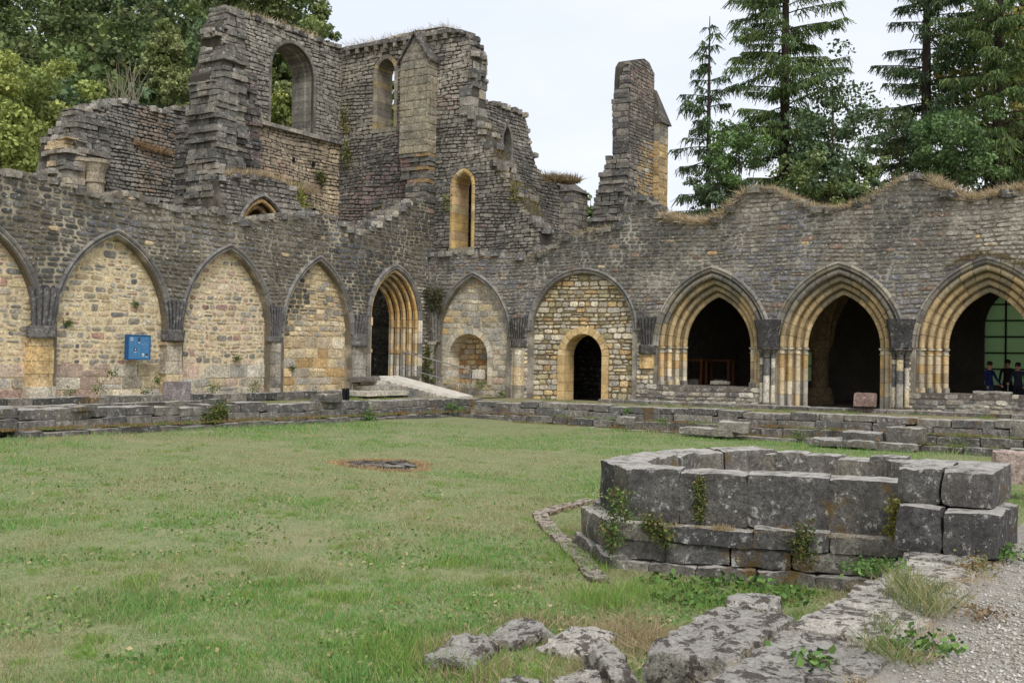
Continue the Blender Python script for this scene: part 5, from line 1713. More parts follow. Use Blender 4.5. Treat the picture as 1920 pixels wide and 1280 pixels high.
def conifer(label, px_, D, top_y, z0, reach, seed, cols, dens=1.0, group='conifers behind the chapter house', droop=.35, asym=0.0, bare=.0, step=1.0):
    base = at_depth(px_, 640, D)
    ztop = at_depth(px_, top_y, D)[2]
    bx, by = base[0], base[1]
    t = thing('conifer_tree', label, 'tree', (bx, by, -1.5), group)
    rgt = random.Random(seed)
    rgn = np.random.default_rng(seed)
    mb = MB()
    r0 = .36 * (ztop / 25)
    pth = [(bx + .08 * math.sin(q * 5), by, -1.5 + (ztop + 1.5) * q) for q in np.linspace(0, 1, 9)]
    v, f = tube(pth, [r0 * (1 - q) ** .8 + .02 for q in np.linspace(0, 1, 9)], 8)
    fast('trunk', v, f, attr_bark, t, np.array((*S(62, 54, 46), 1)))
    P, Dr, Ln = [], [], []
    z = z0
    while z < ztop - .2:
        tt = (z - z0) / (ztop - z0)
        env = reach * (1 - tt) ** .72 * (.62 + .38 * min(1, tt * 4 + .3))
        for b in range(rgt.choice((2, 3, 3, 4))):
            a = rgt.uniform(0, 2 * math.pi)
            L = env * rgt.uniform(.55, 1.12) * (1 + asym * math.cos(a - (AZ - math.pi / 2)))
            if L < .3:
                L = .3
            dirn = np.array([math.cos(a), math.sin(a), 0])
            rise = rgt.uniform(-.05, .2) + .35 * tt
            pts = []
            for s in np.linspace(0, 1, 7):
                pts.append(np.array([bx, by, z]) + dirn * L * s + np.array([0, 0, L * (rise * s - droop * (1.2 - tt) * s * s * (1.25 - .55 * s))]))
            v, f = tube(pts, np.linspace(.05 * (1.2 - tt) + .012, .008, 7), 4)
            mb.add(v, f, S(66, 58, 48))
            pts = np.array(pts)
            n = int(L * 120 * dens * (1 - bare * (tt < .25)))
            u = .12 + .88 * rgn.random(n) ** .75
            idx = np.clip((u * 6).astype(int), 0, 5)
            fr = u * 6 - idx
            p = pts[idx] * (1 - fr[:, None]) + pts[idx + 1] * fr[:, None]
            tang = np.array([-dirn[1], dirn[0], 0])
            sd_ = rgn.normal(size=n) * .22 * L * (1 - u * .6) * .6
            p = p + tang * sd_[:, None] + dirn * (np.abs(sd_) * .4)[:, None]
            p[:, 2] -= np.abs(sd_) * .25
            P.append(p)
            dd = dirn * .35 + rgn.normal(size=(n, 3)) * .45
            dd[:, 2] = -.55 - .6 * rgn.random(n)
            Dr.append(dd / np.linalg.norm(dd, axis=1, keepdims=True))
            Ln.append(.18 + .5 * rgn.random(n) ** 1.8)
        z += rgt.uniform(.22, .52) * step
    mb.build('branches', attr_bark, t, kind='stuff')
    P, Dr, Ln = np.concatenate(P), np.concatenate(Dr), np.concatenate(Ln)
    n = len(P)
    e = np.cross(Dr, rgn.normal(size=(n, 3)))
    e /= np.linalg.norm(e, axis=1, keepdims=True)
    w = (.03 + .05 * rgn.random(n))[:, None]
    V = np.stack([P - e * w * .5, P + e * w * .5, P + e * w * .35 + Dr * Ln[:, None], P - e * w * .35 + Dr * Ln[:, None]], 1).reshape(-1, 3)
    Fq = np.arange(n)[:, None] * 4 + np.array([[0, 1, 2, 3]])
    cols = np.array(cols) * 2.3
    C = cols[rgn.integers(len(cols), size=n)] * (.7 + .6 * rgn.random((n, 1)))
    C = np.repeat(np.concatenate([C, np.ones((n, 1))], 1), 4, 0)
    fast('crown', V, Fq, LEAF, t, C)
CON = [S(*c) for c in ((48, 62, 40), (56, 72, 44), (42, 54, 38), (66, 80, 48))]
CON2 = [S(*c) for c in ((58, 74, 40), (66, 82, 44), (50, 64, 38), (80, 90, 50))]
conifer('slim sparse conifer with drooping twigs right of the lone pillar', 1324, 60, 28, 3.0, 4.3, 61, CON, .34, bare=.2, step=1.15)
conifer('broad tall conifer in the middle of the trees on the right', 1466, 60, -330, 5.0, 5.9, 62, CON2, .55, step=1.1)
conifer('dark conifer with long level branches behind the wall peak', 1732, 62, -330, 5.0, 5.4, 63, CON, .5, droop=.22, step=1.2)
conifer('tall conifer with a thick trunk near the right edge', 1868, 58, -380, 7.0, 5.0, 64, CON2, .55, step=1.15)
conifer('thin dark conifer at the far right edge', 1912, 66, -260, 6.0, 3.4, 65, CON, .8, step=1.2)
TG = 'leafy trees behind the chapter house'
leaf_tree('deciduous_tree', 'light green young tree beside the slim conifer', 1385, 290, 55, (1.5, 1.5, 2.0), 36, 84, .18, [S(84, 106, 54), S(74, 96, 48), S(66, 86, 46)], 71, -1, TG, shell=.35)
leaf_tree('deciduous_tree', 'grey-green thin tree low between the slim and the broad conifer', 1345, 365, 56, (1.7, 1.7, 1.5), 30, 90, .18, [S(78, 94, 66), S(72, 88, 58)], 72, -1, TG, shell=.3)
leaf_tree('deciduous_tree', 'dark green maple right of the broad conifer', 1560, 255, 57, (2.3, 2.3, 3.6), 75, 66, .22, G_BLUE, 73, -1, TG, shell=.3)
leaf_tree('deciduous_tree', 'lower dark green tree above the dip in the wall', 1525, 345, 55, (2.2, 2.2, 1.4), 40, 70, .2, G_BLUE + G_MID, 74, -1, TG, shell=.35)
leaf_tree('deciduous_tree', 'green leafy tree rising between the maple and the wall peak', 1610, 350, 56, (1.6, 1.6, 1.5), 34, 100, .2, G_MID + G_BLUE, 75, -1, TG, shell=.35)
leaf_tree('deciduous_tree', 'fresh green bushy tree right of the wall peak', 1790, 275, 55, (2.0, 2.0, 2.2), 60, 80, .19, [S(76, 98, 54), S(68, 88, 48), S(60, 80, 44)], 76, -1, TG, shell=.35)
leaf_tree('deciduous_tree', 'dark mixed tree left of the wall peak', 1690, 290, 60, (1.8, 1.8, 2.6), 40, 60, .2, G_DARK + G_BLUE, 77, -1, TG, shell=.3)
leaf_tree('deciduous_tree', 'big yellowish-green oak crown in the upper right corner', 1850, 130, 63, (3.6, 3.6, 5.4), 100, 80, .25, G_OAK, 78, -1, TG, shell=.3)
leaf_tree('deciduous_tree', 'shady green tree at the right edge above the wall', 1890, 300, 60, (2.2, 2.2, 2.2), 34, 90, .22, G_DARK + G_OAK, 79, -1, TG, shell=.3)

# ================================================================== GRASS, WEEDS, GRAVEL
def inside(poly, X, Y):
    r = np.zeros(len(X), bool)
    for (ax, ay), (bx, by) in zip(poly, poly[1:] + poly[:1]):
        cnd = (ay > Y) != (by > Y)
        with np.errstate(divide='ignore', invalid='ignore'):
            xi = ax + (Y - ay) / (by - ay) * (bx - ax)
        r ^= cnd & (X < xi)
    return r
PIT = np.array([-18.85, -13.0])
N = 520000
th = AZ + (NR.random(N) - .5) * 1.25
rr = 5.6 * (33 / 5.6) ** NR.random(N)
X, Y = CAM[0] + rr * np.cos(th), CAM[1] + rr * np.sin(th)
bigB = [((x - cenb[0]) * 1.13 + cenb[0], (y - cenb[1]) * 1.13 + cenb[1]) for x, y in PB]
ok = (X < -4.75) & (Y < -4.55) & (Y > -23.85) & ~inside(bigB, X, Y) & (np.hypot(X - PIT[0], Y - PIT[1]) > .78)
patch = vnoise(X, Y, .32, 41) * .55 + vnoise(X, Y, 1.1, 42) * .45
fine = vnoise(X, Y, 3.2, 43)
# thin, dry ground around the foreground stones
dry = np.clip(1 - np.hypot((X + 28.4) / 2.3, (Y + 22.3) / 1.1), 0, 1)
bare = np.clip((.40 - vnoise(X, Y, .8, 48)) * 3.2, 0, .7)
ok &= NR.random(N) < np.clip(.5 + .9 * fine - 1.0 * dry - bare, .08, 1)
X, Y, rr, patch, fine, dry = X[ok], Y[ok], rr[ok], patch[ok], fine[ok], dry[ok]
n = len(X)
edge = np.clip(1 - np.minimum(np.abs(Y + 4.6), np.abs(X + 5.0)) / 2.0, 0, 1)
g_ = np.clip((patch - .36) * 3.6 + .27 + .45 * edge + .25 * (NR.random(n) - .5) - .5 * dry, 0, 1)[:, None]
cg = np.array(S(108, 142, 76, 1.32)) * g_ + np.array(S(160, 156, 116, 1.15)) * (1 - g_)
cg = cg * (.72 + .5 * NR.random((n, 1)))
straw = NR.random(n) < .13
cg[straw] = np.array(S(184, 168, 122)) * (.8 + .4 * NR.random((straw.sum(), 1)))
h_ = (.020 + .030 * NR.random(n)) * (.7 + .9 * np.clip(fine + patch - .5, 0, 1)) * (1 + 1.0 * edge)
tuftm = vnoise(X, Y, 1.9, 46) > .80
h_[tuftm] *= 1.9
V, Fq, C = blades(np.stack([X, Y, lawn_h(X, Y) - .005], 1), h_, .0045 * (1 + rr / 11), cg, lean=.9)
fast('lawn_grass', V, Fq, GRASS, None, C, kind='stuff')
bpy.data.objects['lawn_grass']['label'] = 'short patchy green and straw coloured lawn grass'
bpy.data.objects['lawn_grass']['category'] = 'grass'

# flat clover and plantain leaves and a few yellow flowers in the turf
N = 30000
th = AZ + (NR.random(N) - .5) * 1.2
rr = 6 * (20 / 6) ** NR.random(N)
X, Y = CAM[0] + rr * np.cos(th), CAM[1] + rr * np.sin(th)
ok = (Y > -23.7) & (Y < -4.8) & ~inside(bigB, X, Y) & (vnoise(X, Y, 1.4, 49) > .52)
X, Y = X[ok], Y[ok]
n = len(X)
P = np.stack([X, Y, lawn_h(X, Y) + .012 + .02 * NR.random(n)], 1)
Cc = np.array([S(96, 128, 66, 1.3), S(84, 114, 58, 1.3), S(120, 140, 84, 1.3), S(104, 130, 72, 1.3), S(90, 120, 62, 1.3), S(130, 144, 90, 1.3), S(176, 160, 118, 1.1)])[NR.integers(7, size=n)] * (.75 + .5 * NR.random((n, 1)))
yf = NR.random(n) < .006
Cc[yf] = S(224, 190, 50)
Pv, Fq, C = leaf_cloud(P, np.where(yf, .02, .022 + .03 * NR.random(n)), Cc, aspect=.8)
o = fast('lawn_herbs', Pv, Fq, GRASS, None, C, kind='stuff')
o['label'] = 'flat clover leaves, dead leaves and tiny yellow flowers in the lawn'
o['category'] = 'grass'

def tufts(name, centers, per, hgt, spread, cols, label, cat='grass', lean=.8, wid=.006, kind='stuff'):
    P, H, Cc, W = [], [], [], []
    cols = np.array(cols)
    for (c, s) in centers:
        k = int(per * s)
        p = np.array(c)[None] + NR.normal(size=(k, 3)) * np.array([spread, spread, .0]) * s
        P.append(p)
        H.append(hgt * s * (.4 + .8 * NR.random(k)))
        base = cols[NR.integers(len(cols), size=k)]
        Cc.append(base * (.75 + .45 * NR.random((k, 1))))
    P, H, Cc = np.concatenate(P), np.concatenate(H), np.concatenate(Cc)
    V, Fq, C = blades(P, H, np.full(len(P), wid), Cc, lean=lean)
    o = fast(name, V, Fq, GRASS, None, C, kind=kind)
    o['label'] = label
    o['category'] = cat
    return o
def gz(x, y):
    return float(lawn_h(np.array([x]), np.array([y]))[0])
cs = []
for (a, b, s) in ((1100, 1120, 1.5), (1140, 1125, 1.2), (1190, 1100, 1.2), (1240, 1110, 1.0), (1290, 1100, 1.0), (1330, 1125, 1.0), (750, 1215, 1.3), (780, 1250, 1.3), (705, 1230, 1.0), (905, 1265, 1.2), (1080, 1045, 1.1), (1110, 1065, 1.0), (1380, 1110, .9), (1450, 1105, 1.0), (1520, 1100, .8), (990, 1255, .8),
                 (60, 815, 1.2), (250, 808, 1.2), (420, 800, 1.2), (560, 795, 1.1), (850, 1060, .9), (930, 1090, .8), (640, 1130, .8), (250, 1110, .8), (1195, 1045, .9), (1040, 1000, .9), (1180, 1030, 1.0)):
    p = on_z(a, b, -.63)
    cs.append(((p[0], p[1], gz(p[0], p[1])), s))
for k in range(260):
    a, b = rg.uniform(0, 1500), rg.uniform(830, 1270)
    p = on_z(a, b, -.62)
    if p[0] < -5 and -23.5 < p[1] < -5 and not inside(bigB, np.array([p[0]]), np.array([p[1]]))[0]:
        cs.append(((p[0], p[1], gz(p[0], p[1])), rg.uniform(.25, .55)))
tufts('grass_tuft', cs, 240, .13, .14, [S(112, 146, 66, 1.3), S(124, 152, 72, 1.3), S(104, 136, 62, 1.3), S(146, 152, 90, 1.3)], 'longer fresh green tufts scattered over the lawn')
cs = []
for k in range(60):
    a, b = rg.choice([(rg.uniform(800, 960), rg.uniform(1190, 1280)), (rg.uniform(960, 1200), rg.uniform(1140, 1270)), (rg.uniform(1140, 1250), rg.uniform(1150, 1200))])
    p = on_z(a, b, -.6)
    cs.append(((p[0], p[1], gz(p[0], p[1])), rg.uniform(.5, 1.2)))
for k in range(26):
    x = rg.uniform(-30, -26)
    cs.append(((x, -23.82 - rg.random() * .06, -.28), rg.uniform(.5, .9)))
for k in range(34):
    x = rg.uniform(-31.5, -25.6)
    cs.append(((x, -24.5 - rg.random() * .25, -.08), rg.uniform(.25, .5)))
for k in range(30):
    a = rg.uniform(0, 1)
    q = np.array(PB[0]) + (np.array(PB[1]) - np.array(PB[0])) * a
    cs.append(((q[0] - .12, q[1], -.2), rg.uniform(.25, .55)))
tufts('dry_grass', cs, 150, .12, .13, [S(196, 176, 142), S(184, 162, 128), S(172, 152, 120), S(152, 144, 104)], 'dry straw coloured grass round the foreground stones', lean=1.6, wid=.005)
cs = []
for (a, b, s) in ((1700, 1110, 1.4), (1740, 1150, 1.5), (1720, 1130, 1.5), (1690, 1090, 1.0), (1660, 1180, .9), (1640, 1220, 1.0), (1760, 1110, .9), (1690, 1240, 1.0)):
    p = on_z(a, b, -.08)
    cs.append(((p[0], p[1], -.08), s))
tufts('grass_tuft', cs, 110, .15, .06, [S(128, 142, 88), S(150, 148, 98), S(176, 164, 118), S(104, 128, 72)], 'tall grass tuft between the foundation wall and the gravel', lean=1.0, wid=.004)
cs, cs2 = [], []
for k in range(150):
    x = rg.uniform(-22.5, -4.6)
    (cs if rg.random() < .6 else cs2).append(((x, -4.36 - rg.random() * .16, lawn_z(x, -4.3) + .17), rg.uniform(.35, .9)))
for k in range(170):
    y = rg.uniform(-23, -4.6)
    st_ = rg.random()
    (cs if rg.random() < .65 else cs2).append(((-4.48 - .3 * (st_ < .5) - rg.random() * .1, y, (-.66 if st_ < .5 else -.4) + .0 * y + .02), rg.uniform(.35, .9)))
for k in range(60):
    x = rg.uniform(-22.5, -5)
    cs2.append(((x, -3.2 + rg.uniform(-.5, 1.8), .01), rg.uniform(.5, 1.1)))
for k in range(40):
    y = rg.uniform(-22, -5)
    cs2.append(((-rg.uniform(.6, 3.2), y, -.02), rg.uniform(.4, .9)))
tufts('dry_grass', cs, 110, .12, .16, [S(150, 118, 78), S(132, 104, 66), S(168, 140, 98), S(120, 104, 56)], 'brown dry grass and moss on the ledges of the low walls', lean=1.4, wid=.012)
tufts('grass_tuft', cs2, 110, .11, .18, [S(112, 134, 72, 1.2), S(98, 120, 62, 1.2), S(134, 140, 84, 1.2)], 'green tufts along the low walls and gallery edges', lean=1.0, wid=.012)
def top_grass(name, line_px, X, hgt, per, label, cols, lean=1.6, wid=.016, over=.25):
    cs_, hh = [], []
    P = []
    for (a, b), (c, d) in zip(line_px, line_px[1:]):
        L = abs(c - a)
        for k in range(int(L * per)):
            t = rg.random()
            p = on_x(a + (c - a) * t, b + (d - b) * t, X)
            P.append((p[0] + rg.uniform(-.06, .95), p[1] + rg.uniform(-.05, .05), p[2] + rg.uniform(-.06, .04)))
    P = np.array(P)
    n = len(P)
    cols = np.array(cols)
    C_ = cols[NR.integers(len(cols), size=n)] * (.7 + .55 * NR.random((n, 1)))
    V, Fq, C = blades(P, hgt * (.4 + .9 * NR.random(n)), np.full(n, wid), C_, lean=lean)
    front = P[:, 0] < X + over
    V = V.reshape(-1, 4, 3)
    hang = hgt * 1.1 * NR.random(front.sum()) ** 2.2
    V[front, 2, 0] -= .10
    V[front, 3, 0] -= .19
    V[front, 2, 2] -= .5 * hang
    V[front, 3, 2] -= .95 * hang
    o = fast(name, V.reshape(-1, 3), Fq, GRASS, None, C, kind='stuff')
    o['label'] = label
    o['category'] = 'grass'
STRAW = [S(196, 176, 144, 1.15), S(204, 188, 158, 1.15), S(180, 156, 124, 1.1), S(186, 174, 138, 1.1), S(150, 128, 98)]
top_grass('dry_grass', [(1236, 404), (1262, 413), (1300, 419), (1335, 416), (1362, 398), (1382, 376), (1400, 357)], 0, .36, 26, 'thick dry grass in the first dip of the right wall top', STRAW)
top_grass('dry_grass', [(1425, 352), (1450, 356), (1475, 368), (1500, 380), (1522, 388), (1552, 393), (1586, 390), (1622, 376), (1652, 360), (1682, 342), (1702, 332)], 0, .24, 15, 'dry grass along the middle dip of the right wall top', STRAW)
top_grass('dry_grass', [(1736, 335), (1762, 350), (1792, 366), (1820, 374), (1842, 374), (1872, 364), (1900, 358), (1930, 354)], 0, .34, 22, 'dry grass along the right end of the wall top', STRAW)
top_grass('dry_grass', [(990, 484), (1012, 478), (1032, 470), (1062, 446), (1080, 438), (1108, 433), (1160, 424)], 0, .22, 9, 'thin dry grass on the low part of the right wall top', STRAW + [S(150, 150, 80)])
top_grass('dry_grass', [(1780, 497), (1810, 482), (1848, 474), (1880, 480), (1925, 498)], -.05, .14, 14, 'mossy tufts along the hood of the right-hand open arch', [S(150, 130, 70), S(128, 120, 56), S(160, 140, 90)])
top_grass('dry_grass', [(895, 222), (915, 262), (935, 307), (955, 342), (985, 382), (1000, 407)], .3, .3, 7, 'grass and moss down the broken edge of the transept wall', [S(150, 136, 76), S(120, 120, 56), S(180, 150, 104)])
top_grass('dry_grass', [(650, 86), (720, 74), (800, 56), (840, 50)], .4, .28, 6, 'thin dry grass along the transept cornice', STRAW)
top_grass('dry_grass', [(1020, 334), (1045, 340), (1070, 338)], 7.6, .45, 34, 'shaggy dry grass clump on the ruin left of the lone pillar', [S(176, 152, 122), S(150, 126, 100), S(128, 120, 74)], wid=.03)
def top_grass_y(line_px, Yp, hgt, per, label, cols, wid=.02, depth=.8):
    P = []
    for (a, b), (c, d) in zip(line_px, line_px[1:]):
        for k in range(int(abs(c - a) * per)):
            t = rg.random()
            p = on_y(a + (c - a) * t, b + (d - b) * t, Yp)
            P.append((p[0], p[1] + rg.uniform(-.12, depth), p[2] + rg.uniform(-.06, .05)))
    P = np.array(P)
    n = len(P)
    cols = np.array(cols)
    C_ = cols[NR.integers(len(cols), size=n)] * (.7 + .55 * NR.random((n, 1)))
    V, Fq, C = blades(P, hgt * (.4 + .9 * NR.random(n)), np.full(n, wid), C_, lean=1.4)
    o = fast('dry_grass', V, Fq, GRASS, None, C, kind='stuff')
    o['label'] = label
    o['category'] = 'grass'
top_grass_y([(424, 36), (450, 23), (520, 45), (600, 74)], YA, .3, 7, 'dry grass on top of the large window wall', STRAW)
top_grass_y([(425, 328), (470, 327), (505, 333), (540, 345)], YD, .3, 14, 'dry grass on the ledge above the small pointed arch', STRAW)
top_grass_y([(540, 352), (575, 358), (600, 362)], YA - .6, .35, 14, 'dry grass tuft on the ledge below the nave wall', STRAW)
top_grass_y([(252, 270), (285, 282), (320, 290)], YF - .1, .3, 8, 'rusty dry grass in the recess of the grey ruin', [S(182, 150, 114), S(164, 134, 102), S(192, 168, 130)], depth=.1)
top_grass_y([(440, 212), (470, 216), (490, 222)], YA - .3, .3, 12, 'dry grass on the ledge left of the large window', STRAW)

def plant(name, label, cat, pts, n, size, spread, cols, group=None, kind=None):
    """a weed or ivy patch: stems and leaves about a few points"""
    P, C_ = [], []
    cols = np.array(cols) * 1.3
    t = thing(name, label, cat, tuple(float(q) for q in pts[0]), group)
    sm = MB()
    for p in pts:
        q = NR.normal(size=(n, 3)) * np.array(spread)
        P.append(np.array(p) + q)
        C_.append(cols[NR.integers(len(cols), size=n)] * (.7 + .6 * NR.random((n, 1))))
        for k in range(4):
            e = np.array(p) + q[k]
            b0 = np.array(p) - np.array([0, 0, spread[2]])
            v, f = tube([b0, (b0 + e) / 2 + np.array([0, 0, .02]), e], [.006, .005, .003], 4)
            sm.add(v, f, S(110, 100, 70))
    P, C_ = np.concatenate(P), np.concatenate(C_)
    V, Fq, C = leaf_cloud(P, size * (.6 + .8 * NR.random(len(P))), C_, aspect=.75)
    fast('leaves', V, Fq, LEAF, t, C, kind='stuff')
    sm.build('stems', attr_bark, t, kind='stuff')
    return t
IVY = [S(74, 92, 48), S(88, 104, 54), S(64, 80, 44), S(110, 112, 60), S(120, 104, 62)]
WEED = [S(88, 118, 58), S(76, 104, 52), S(104, 128, 66), S(64, 90, 46)]
def bl(px_, py_, off=.03):      # a point just in front of the basin's near face
    a, b = np.array(PB[0]), np.array(PB[1])
    e = b - a
    nx, ny = e[1], -e[0]
    L = math.hypot(nx, ny)
    nx, ny = nx / L, ny / L
    if nx * (a[0] - cenb[0]) + ny * (a[1] - cenb[1]) < 0:
        nx, ny = -nx, -ny
    d = ray(px_, py_)
    k = ((a[0] + nx * off - CAM[0]) * nx + (a[1] + ny * off - CAM[1]) * ny) / (d[0] * nx + d[1] * ny)
    return CAM + d * k
plant('ivy', 'ivy hanging in the joint of the left slab block of the basin', 'ivy', [bl(1312, 900 + 10 * k) for k in range(8)], 80, .026, (.025, .035, .03), IVY)
plant('ivy', 'ivy clump growing out of the ledge near the right of the basin', 'ivy', [bl(1506 + rg.uniform(-14, 14), 995 + 12 * k, .24) for k in range(5)], 110, .03, (.04, .06, .05), IVY)
plant('ivy', 'ivy climbing the left corner of the basin', 'ivy', [bl(1150 + rg.uniform(-10, 22), 925 + 11 * k, .28 + .01 * k) for k in range(10)], 100, .03, (.05, .06, .05), IVY + WEED)
plant('ivy', 'ivy patch low on the left part of the basin plinth', 'ivy', [bl(1215 + 7 * k, 975 + 7 * k, .24) for k in range(6)], 130, .032, (.05, .06, .05), IVY)
plant('ivy', 'yellowish ivy in the gap between the basin and the stone pier', 'ivy', [bl(1692 + rg.uniform(-10, 10) - k * 1.5, 945 + 10 * k, .1) for k in range(7)], 150, .03, (.05, .05, .05), [S(130, 128, 58), S(112, 116, 52), S(150, 140, 76)])
plant('weed', 'broad-leaved weed at the left foot of the basin', 'weed', [on_z(1175, 1030, -.6) + np.array([0, 0, .1]), on_z(1190, 1040, -.6) + np.array([0, 0, .05])], 120, .06, (.12, .12, .07), WEED)
plant('weed', 'green weed creeping over the foundation wall slabs', 'weed', [on_z(1640, 1060, -.08), on_z(1620, 1066, -.08), on_z(1660, 1056, -.08)], 140, .035, (.1, .1, .02), WEED)
plant('weed', 'low green weed at the foot of the stone pier by the gravel', 'weed', [on_z(1865, 1030, -.06), on_z(1890, 1036, -.06), on_z(1840, 1026, -.06)], 130, .04, (.12, .1, .03), WEED)
plant('weed', 'small rosette weed on the nearest foundation slab', 'weed', [on_z(1515, 1232, -.08)], 60, .05, (.07, .07, .02), WEED)
plant('weed', 'green weed patch beside the foundation wall near the bottom edge', 'weed', [on_z(1690, 1205, -.06), on_z(1750, 1208, -.06)], 110, .04, (.1, .08, .03), WEED)
plant('weed', 'reddish low plant on the gravel near the pier', 'weed', [on_z(1825, 1062, -.06), on_z(1845, 1055, -.06)], 110, .03, (.1, .08, .03), [S(128, 104, 74), S(112, 96, 64), S(104, 108, 62)])
plant('weed', 'brownish weed speck in the middle of the gravel', 'weed', [on_z(1850, 1150, -.06), on_z(1830, 1142, -.06)], 60, .03, (.1, .08, .02), [S(134, 108, 84), S(112, 96, 70)])
plant('weeds', 'carpet of broad-leaved weeds in the grass below the basin plinth', 'weeds', [np.array([p[0], p[1], gz(p[0], p[1]) + .04]) for p in [on_z(a, b, -.66) for a, b in ((1240, 1090), (1300, 1105), (1350, 1090), (1420, 1095), (1480, 1108), (1270, 1125), (1390, 1125), (1330, 1130), (1450, 1120))]], 90, .06, (.14, .14, .03), WEED)
def wl(px_, py_, Yp=-.3):
    return on_y(px_, py_, Yp)
plant('ivy', 'dark bush of ivy spilling over the left low wall', 'ivy', [on_y(405 + rg.uniform(-16, 16), 772 + rg.uniform(-8, 22), -4.3) for k in range(8)], 150, .06, (.12, .08, .1), IVY)
plant('weed', 'bushy green weed growing on the left low wall near the corner', 'weed', [on_y(695, 785, -4.6), on_y(690, 778, -4.6)], 130, .07, (.14, .1, .12), WEED)
plant('weed', 'green weed on the wall top right of the corner', 'weed', [on_x(845, 760, -4.5), on_x(860, 766, -4.5)], 130, .06, (.1, .2, .08), WEED)
plant('ivy', 'dark creeper hanging from the wall in the corner beside the doorway', 'ivy', [on_x(815 + rg.uniform(-12, 12), 555 + rg.uniform(-14, 24), -.25) for k in range(9)], 140, .07, (.1, .12, .14), [S(78, 78, 54), S(66, 76, 46), S(98, 88, 68)])
plant('ivy', 'green creeper climbing the corner column by the ramp', 'ivy', [on_x(803 + 1.2 * k * (1 if k % 2 else -1), 650 + 9 * k, -.35) for k in range(9)], 130, .06, (.06, .07, .08), IVY)
for (a, b, s, lb) in ((183, 725, .13, 'bushy weed at the foot of the first full arch, left of the board'), (212, 700, .1, 'tawny weed clinging to the wall just left of the blue board'), (130, 738, .10, 'low green weed at the foot of the leftmost ochre pilaster'), (398, 728, .12, 'wide low weed at the foot of the second full arch'), (445, 672, .08, 'dark green tuft in the wall of the second full arch'), (476, 725, .15, 'brownish bushy weed at the right foot of the second full arch'),
                      (295, 712, .08, 'small dark weed left of the grey squared block'), (275, 736, .11, 'dark low weed on the wall foot below the blue board'), (548, 690, .08, 'dark little weed at the left of the third full arch'), (590, 738, .1, 'low weed at the foot of the third full arch'), (128, 606, .06, 'small weed beside the leftmost corbel'), (255, 570, .05, 'little brown weed high in the first full arch')):
    plant('weed', lb, 'weed', [wl(a, b, .2 if b < 700 else -.55)], int(90 + 500 * s), .05, (s, s * .5, s * .8), WEED + IVY, 'weeds on the left arches')
for (a, b, s, lb) in ((1500, 815, .13, 'spiky green weed on the ledge of the right low wall below the middle arch'), (1245, 790, .1, 'green weed on the right low wall below the left open arch'), (1175, 770, .1, 'small weed on the right low wall below the small round door'), (940, 738, .1, 'low weed at the foot of the wall right of the niche'), (903, 722, .13, 'climbing weed on the wall right of the round niche'), (1240, 755, .08, 'tiny weed at the left end of the parapet under the left open arch'), (1795, 838, .2, 'patch of fresh green weeds in the grass below the right-hand arch')):
    plant('weed', lb, 'weed', [on_x(a, b, -4.8 if b > 760 else -.35)], int(90 + 400 * s), .05, (s * .6, s, s * .6), WEED, 'weeds on the right low wall')
plant('ivy', 'dark ivy tuft on the ochre part of the nave wall', 'ivy', [on_y(600, 330, YA - .15), on_y(605, 336, YA - .15)], 120, .09, (.12, .06, .14), IVY)
plant('ivy', 'yellow-green creeper right of the small pointed arch', 'ivy', [on_y(562, 375, YD + .5), on_y(570, 392, YD + .5), on_y(556, 365, YD + .5)], 120, .1, (.18, .08, .25), [S(140, 148, 64), S(120, 132, 58), S(104, 116, 54)])
mp_ = []
for (a, b) in ((645, 215), (648, 235), (648, 280), (650, 300), (712, 400), (714, 420), (755, 405), (772, 350), (838, 380), (965, 360)):
    mp_.append(on_x(a, b, .25))
plant('moss', 'moss and weeds rooted in patches high on the transept wall', 'moss', mp_, 110, .08, (.05, .14, .22), [S(120, 118, 56), S(104, 108, 54), S(150, 140, 76), S(96, 116, 52)])

# charred fire patch in the lawn
pit = thing('fire_patch', 'round charred patch of ash in the lawn', 'fire patch', (PIT[0], PIT[1], gz(*PIT)))
V, Fs = [(PIT[0], PIT[1], gz(*PIT) - .02)], []
rings = [.2, .4, .6, .76, .88]
K = 28
for r in rings:
    for k in range(K):
        a = 2 * math.pi * k / K
        q = r * (1 + .1 * math.sin(3 * a + 1) + .05 * math.sin(7 * a))
        x, y = PIT[0] + q * math.cos(a), PIT[1] + q * math.sin(a) * .95
        V.append((x, y, gz(x, y) + .012 + .02 * math.sin(5 * a + r * 9) * (r < .8) - (.0 if r < .8 else .02)))
for k in range(K):
    Fs.append([0, 1 + k, 1 + (k + 1) % K])
for i in range(len(rings) - 1):
    for k in range(K):
        Fs.append([1 + i * K + k, 1 + (i + 1) * K + k, 1 + (i + 1) * K + (k + 1) % K, 1 + i * K + (k + 1) % K])
ASH = ground_material('ash', [S(58, 50, 44), S(34, 30, 28), S(120, 112, 106)], [2.2, 3.3])
fast('ash', V, Fs, ASH, pit, smooth=True)
for k in range(9):
    a, r = rg.uniform(0, 6.28), rg.uniform(.1, .55)
    L = rg.uniform(.15, .4)
    x, y = PIT[0] + r * math.cos(a), PIT[1] + r * math.sin(a)
    v, f = rough_block((L, .07, .05), (x, y, gz(x, y) + .012), rg.uniform(0, 3), step=.07, amp=.012, rnd=.03, seed=k)
    fast('charred_log', v, f, PLAIN, pit, np.array((*rg.choice([S(30, 27, 25), S(42, 38, 34), S(150, 144, 138)]), 1)))
th = NR.random(5200) * 2 * math.pi
r_ = (.70 + .30 * NR.random(5200) ** 1.8) * (1 + .12 * np.sin(3 * th + 1) + .06 * np.sin(7 * th))
X, Y = PIT[0] + r_ * np.cos(th), PIT[1] + r_ * np.sin(th)
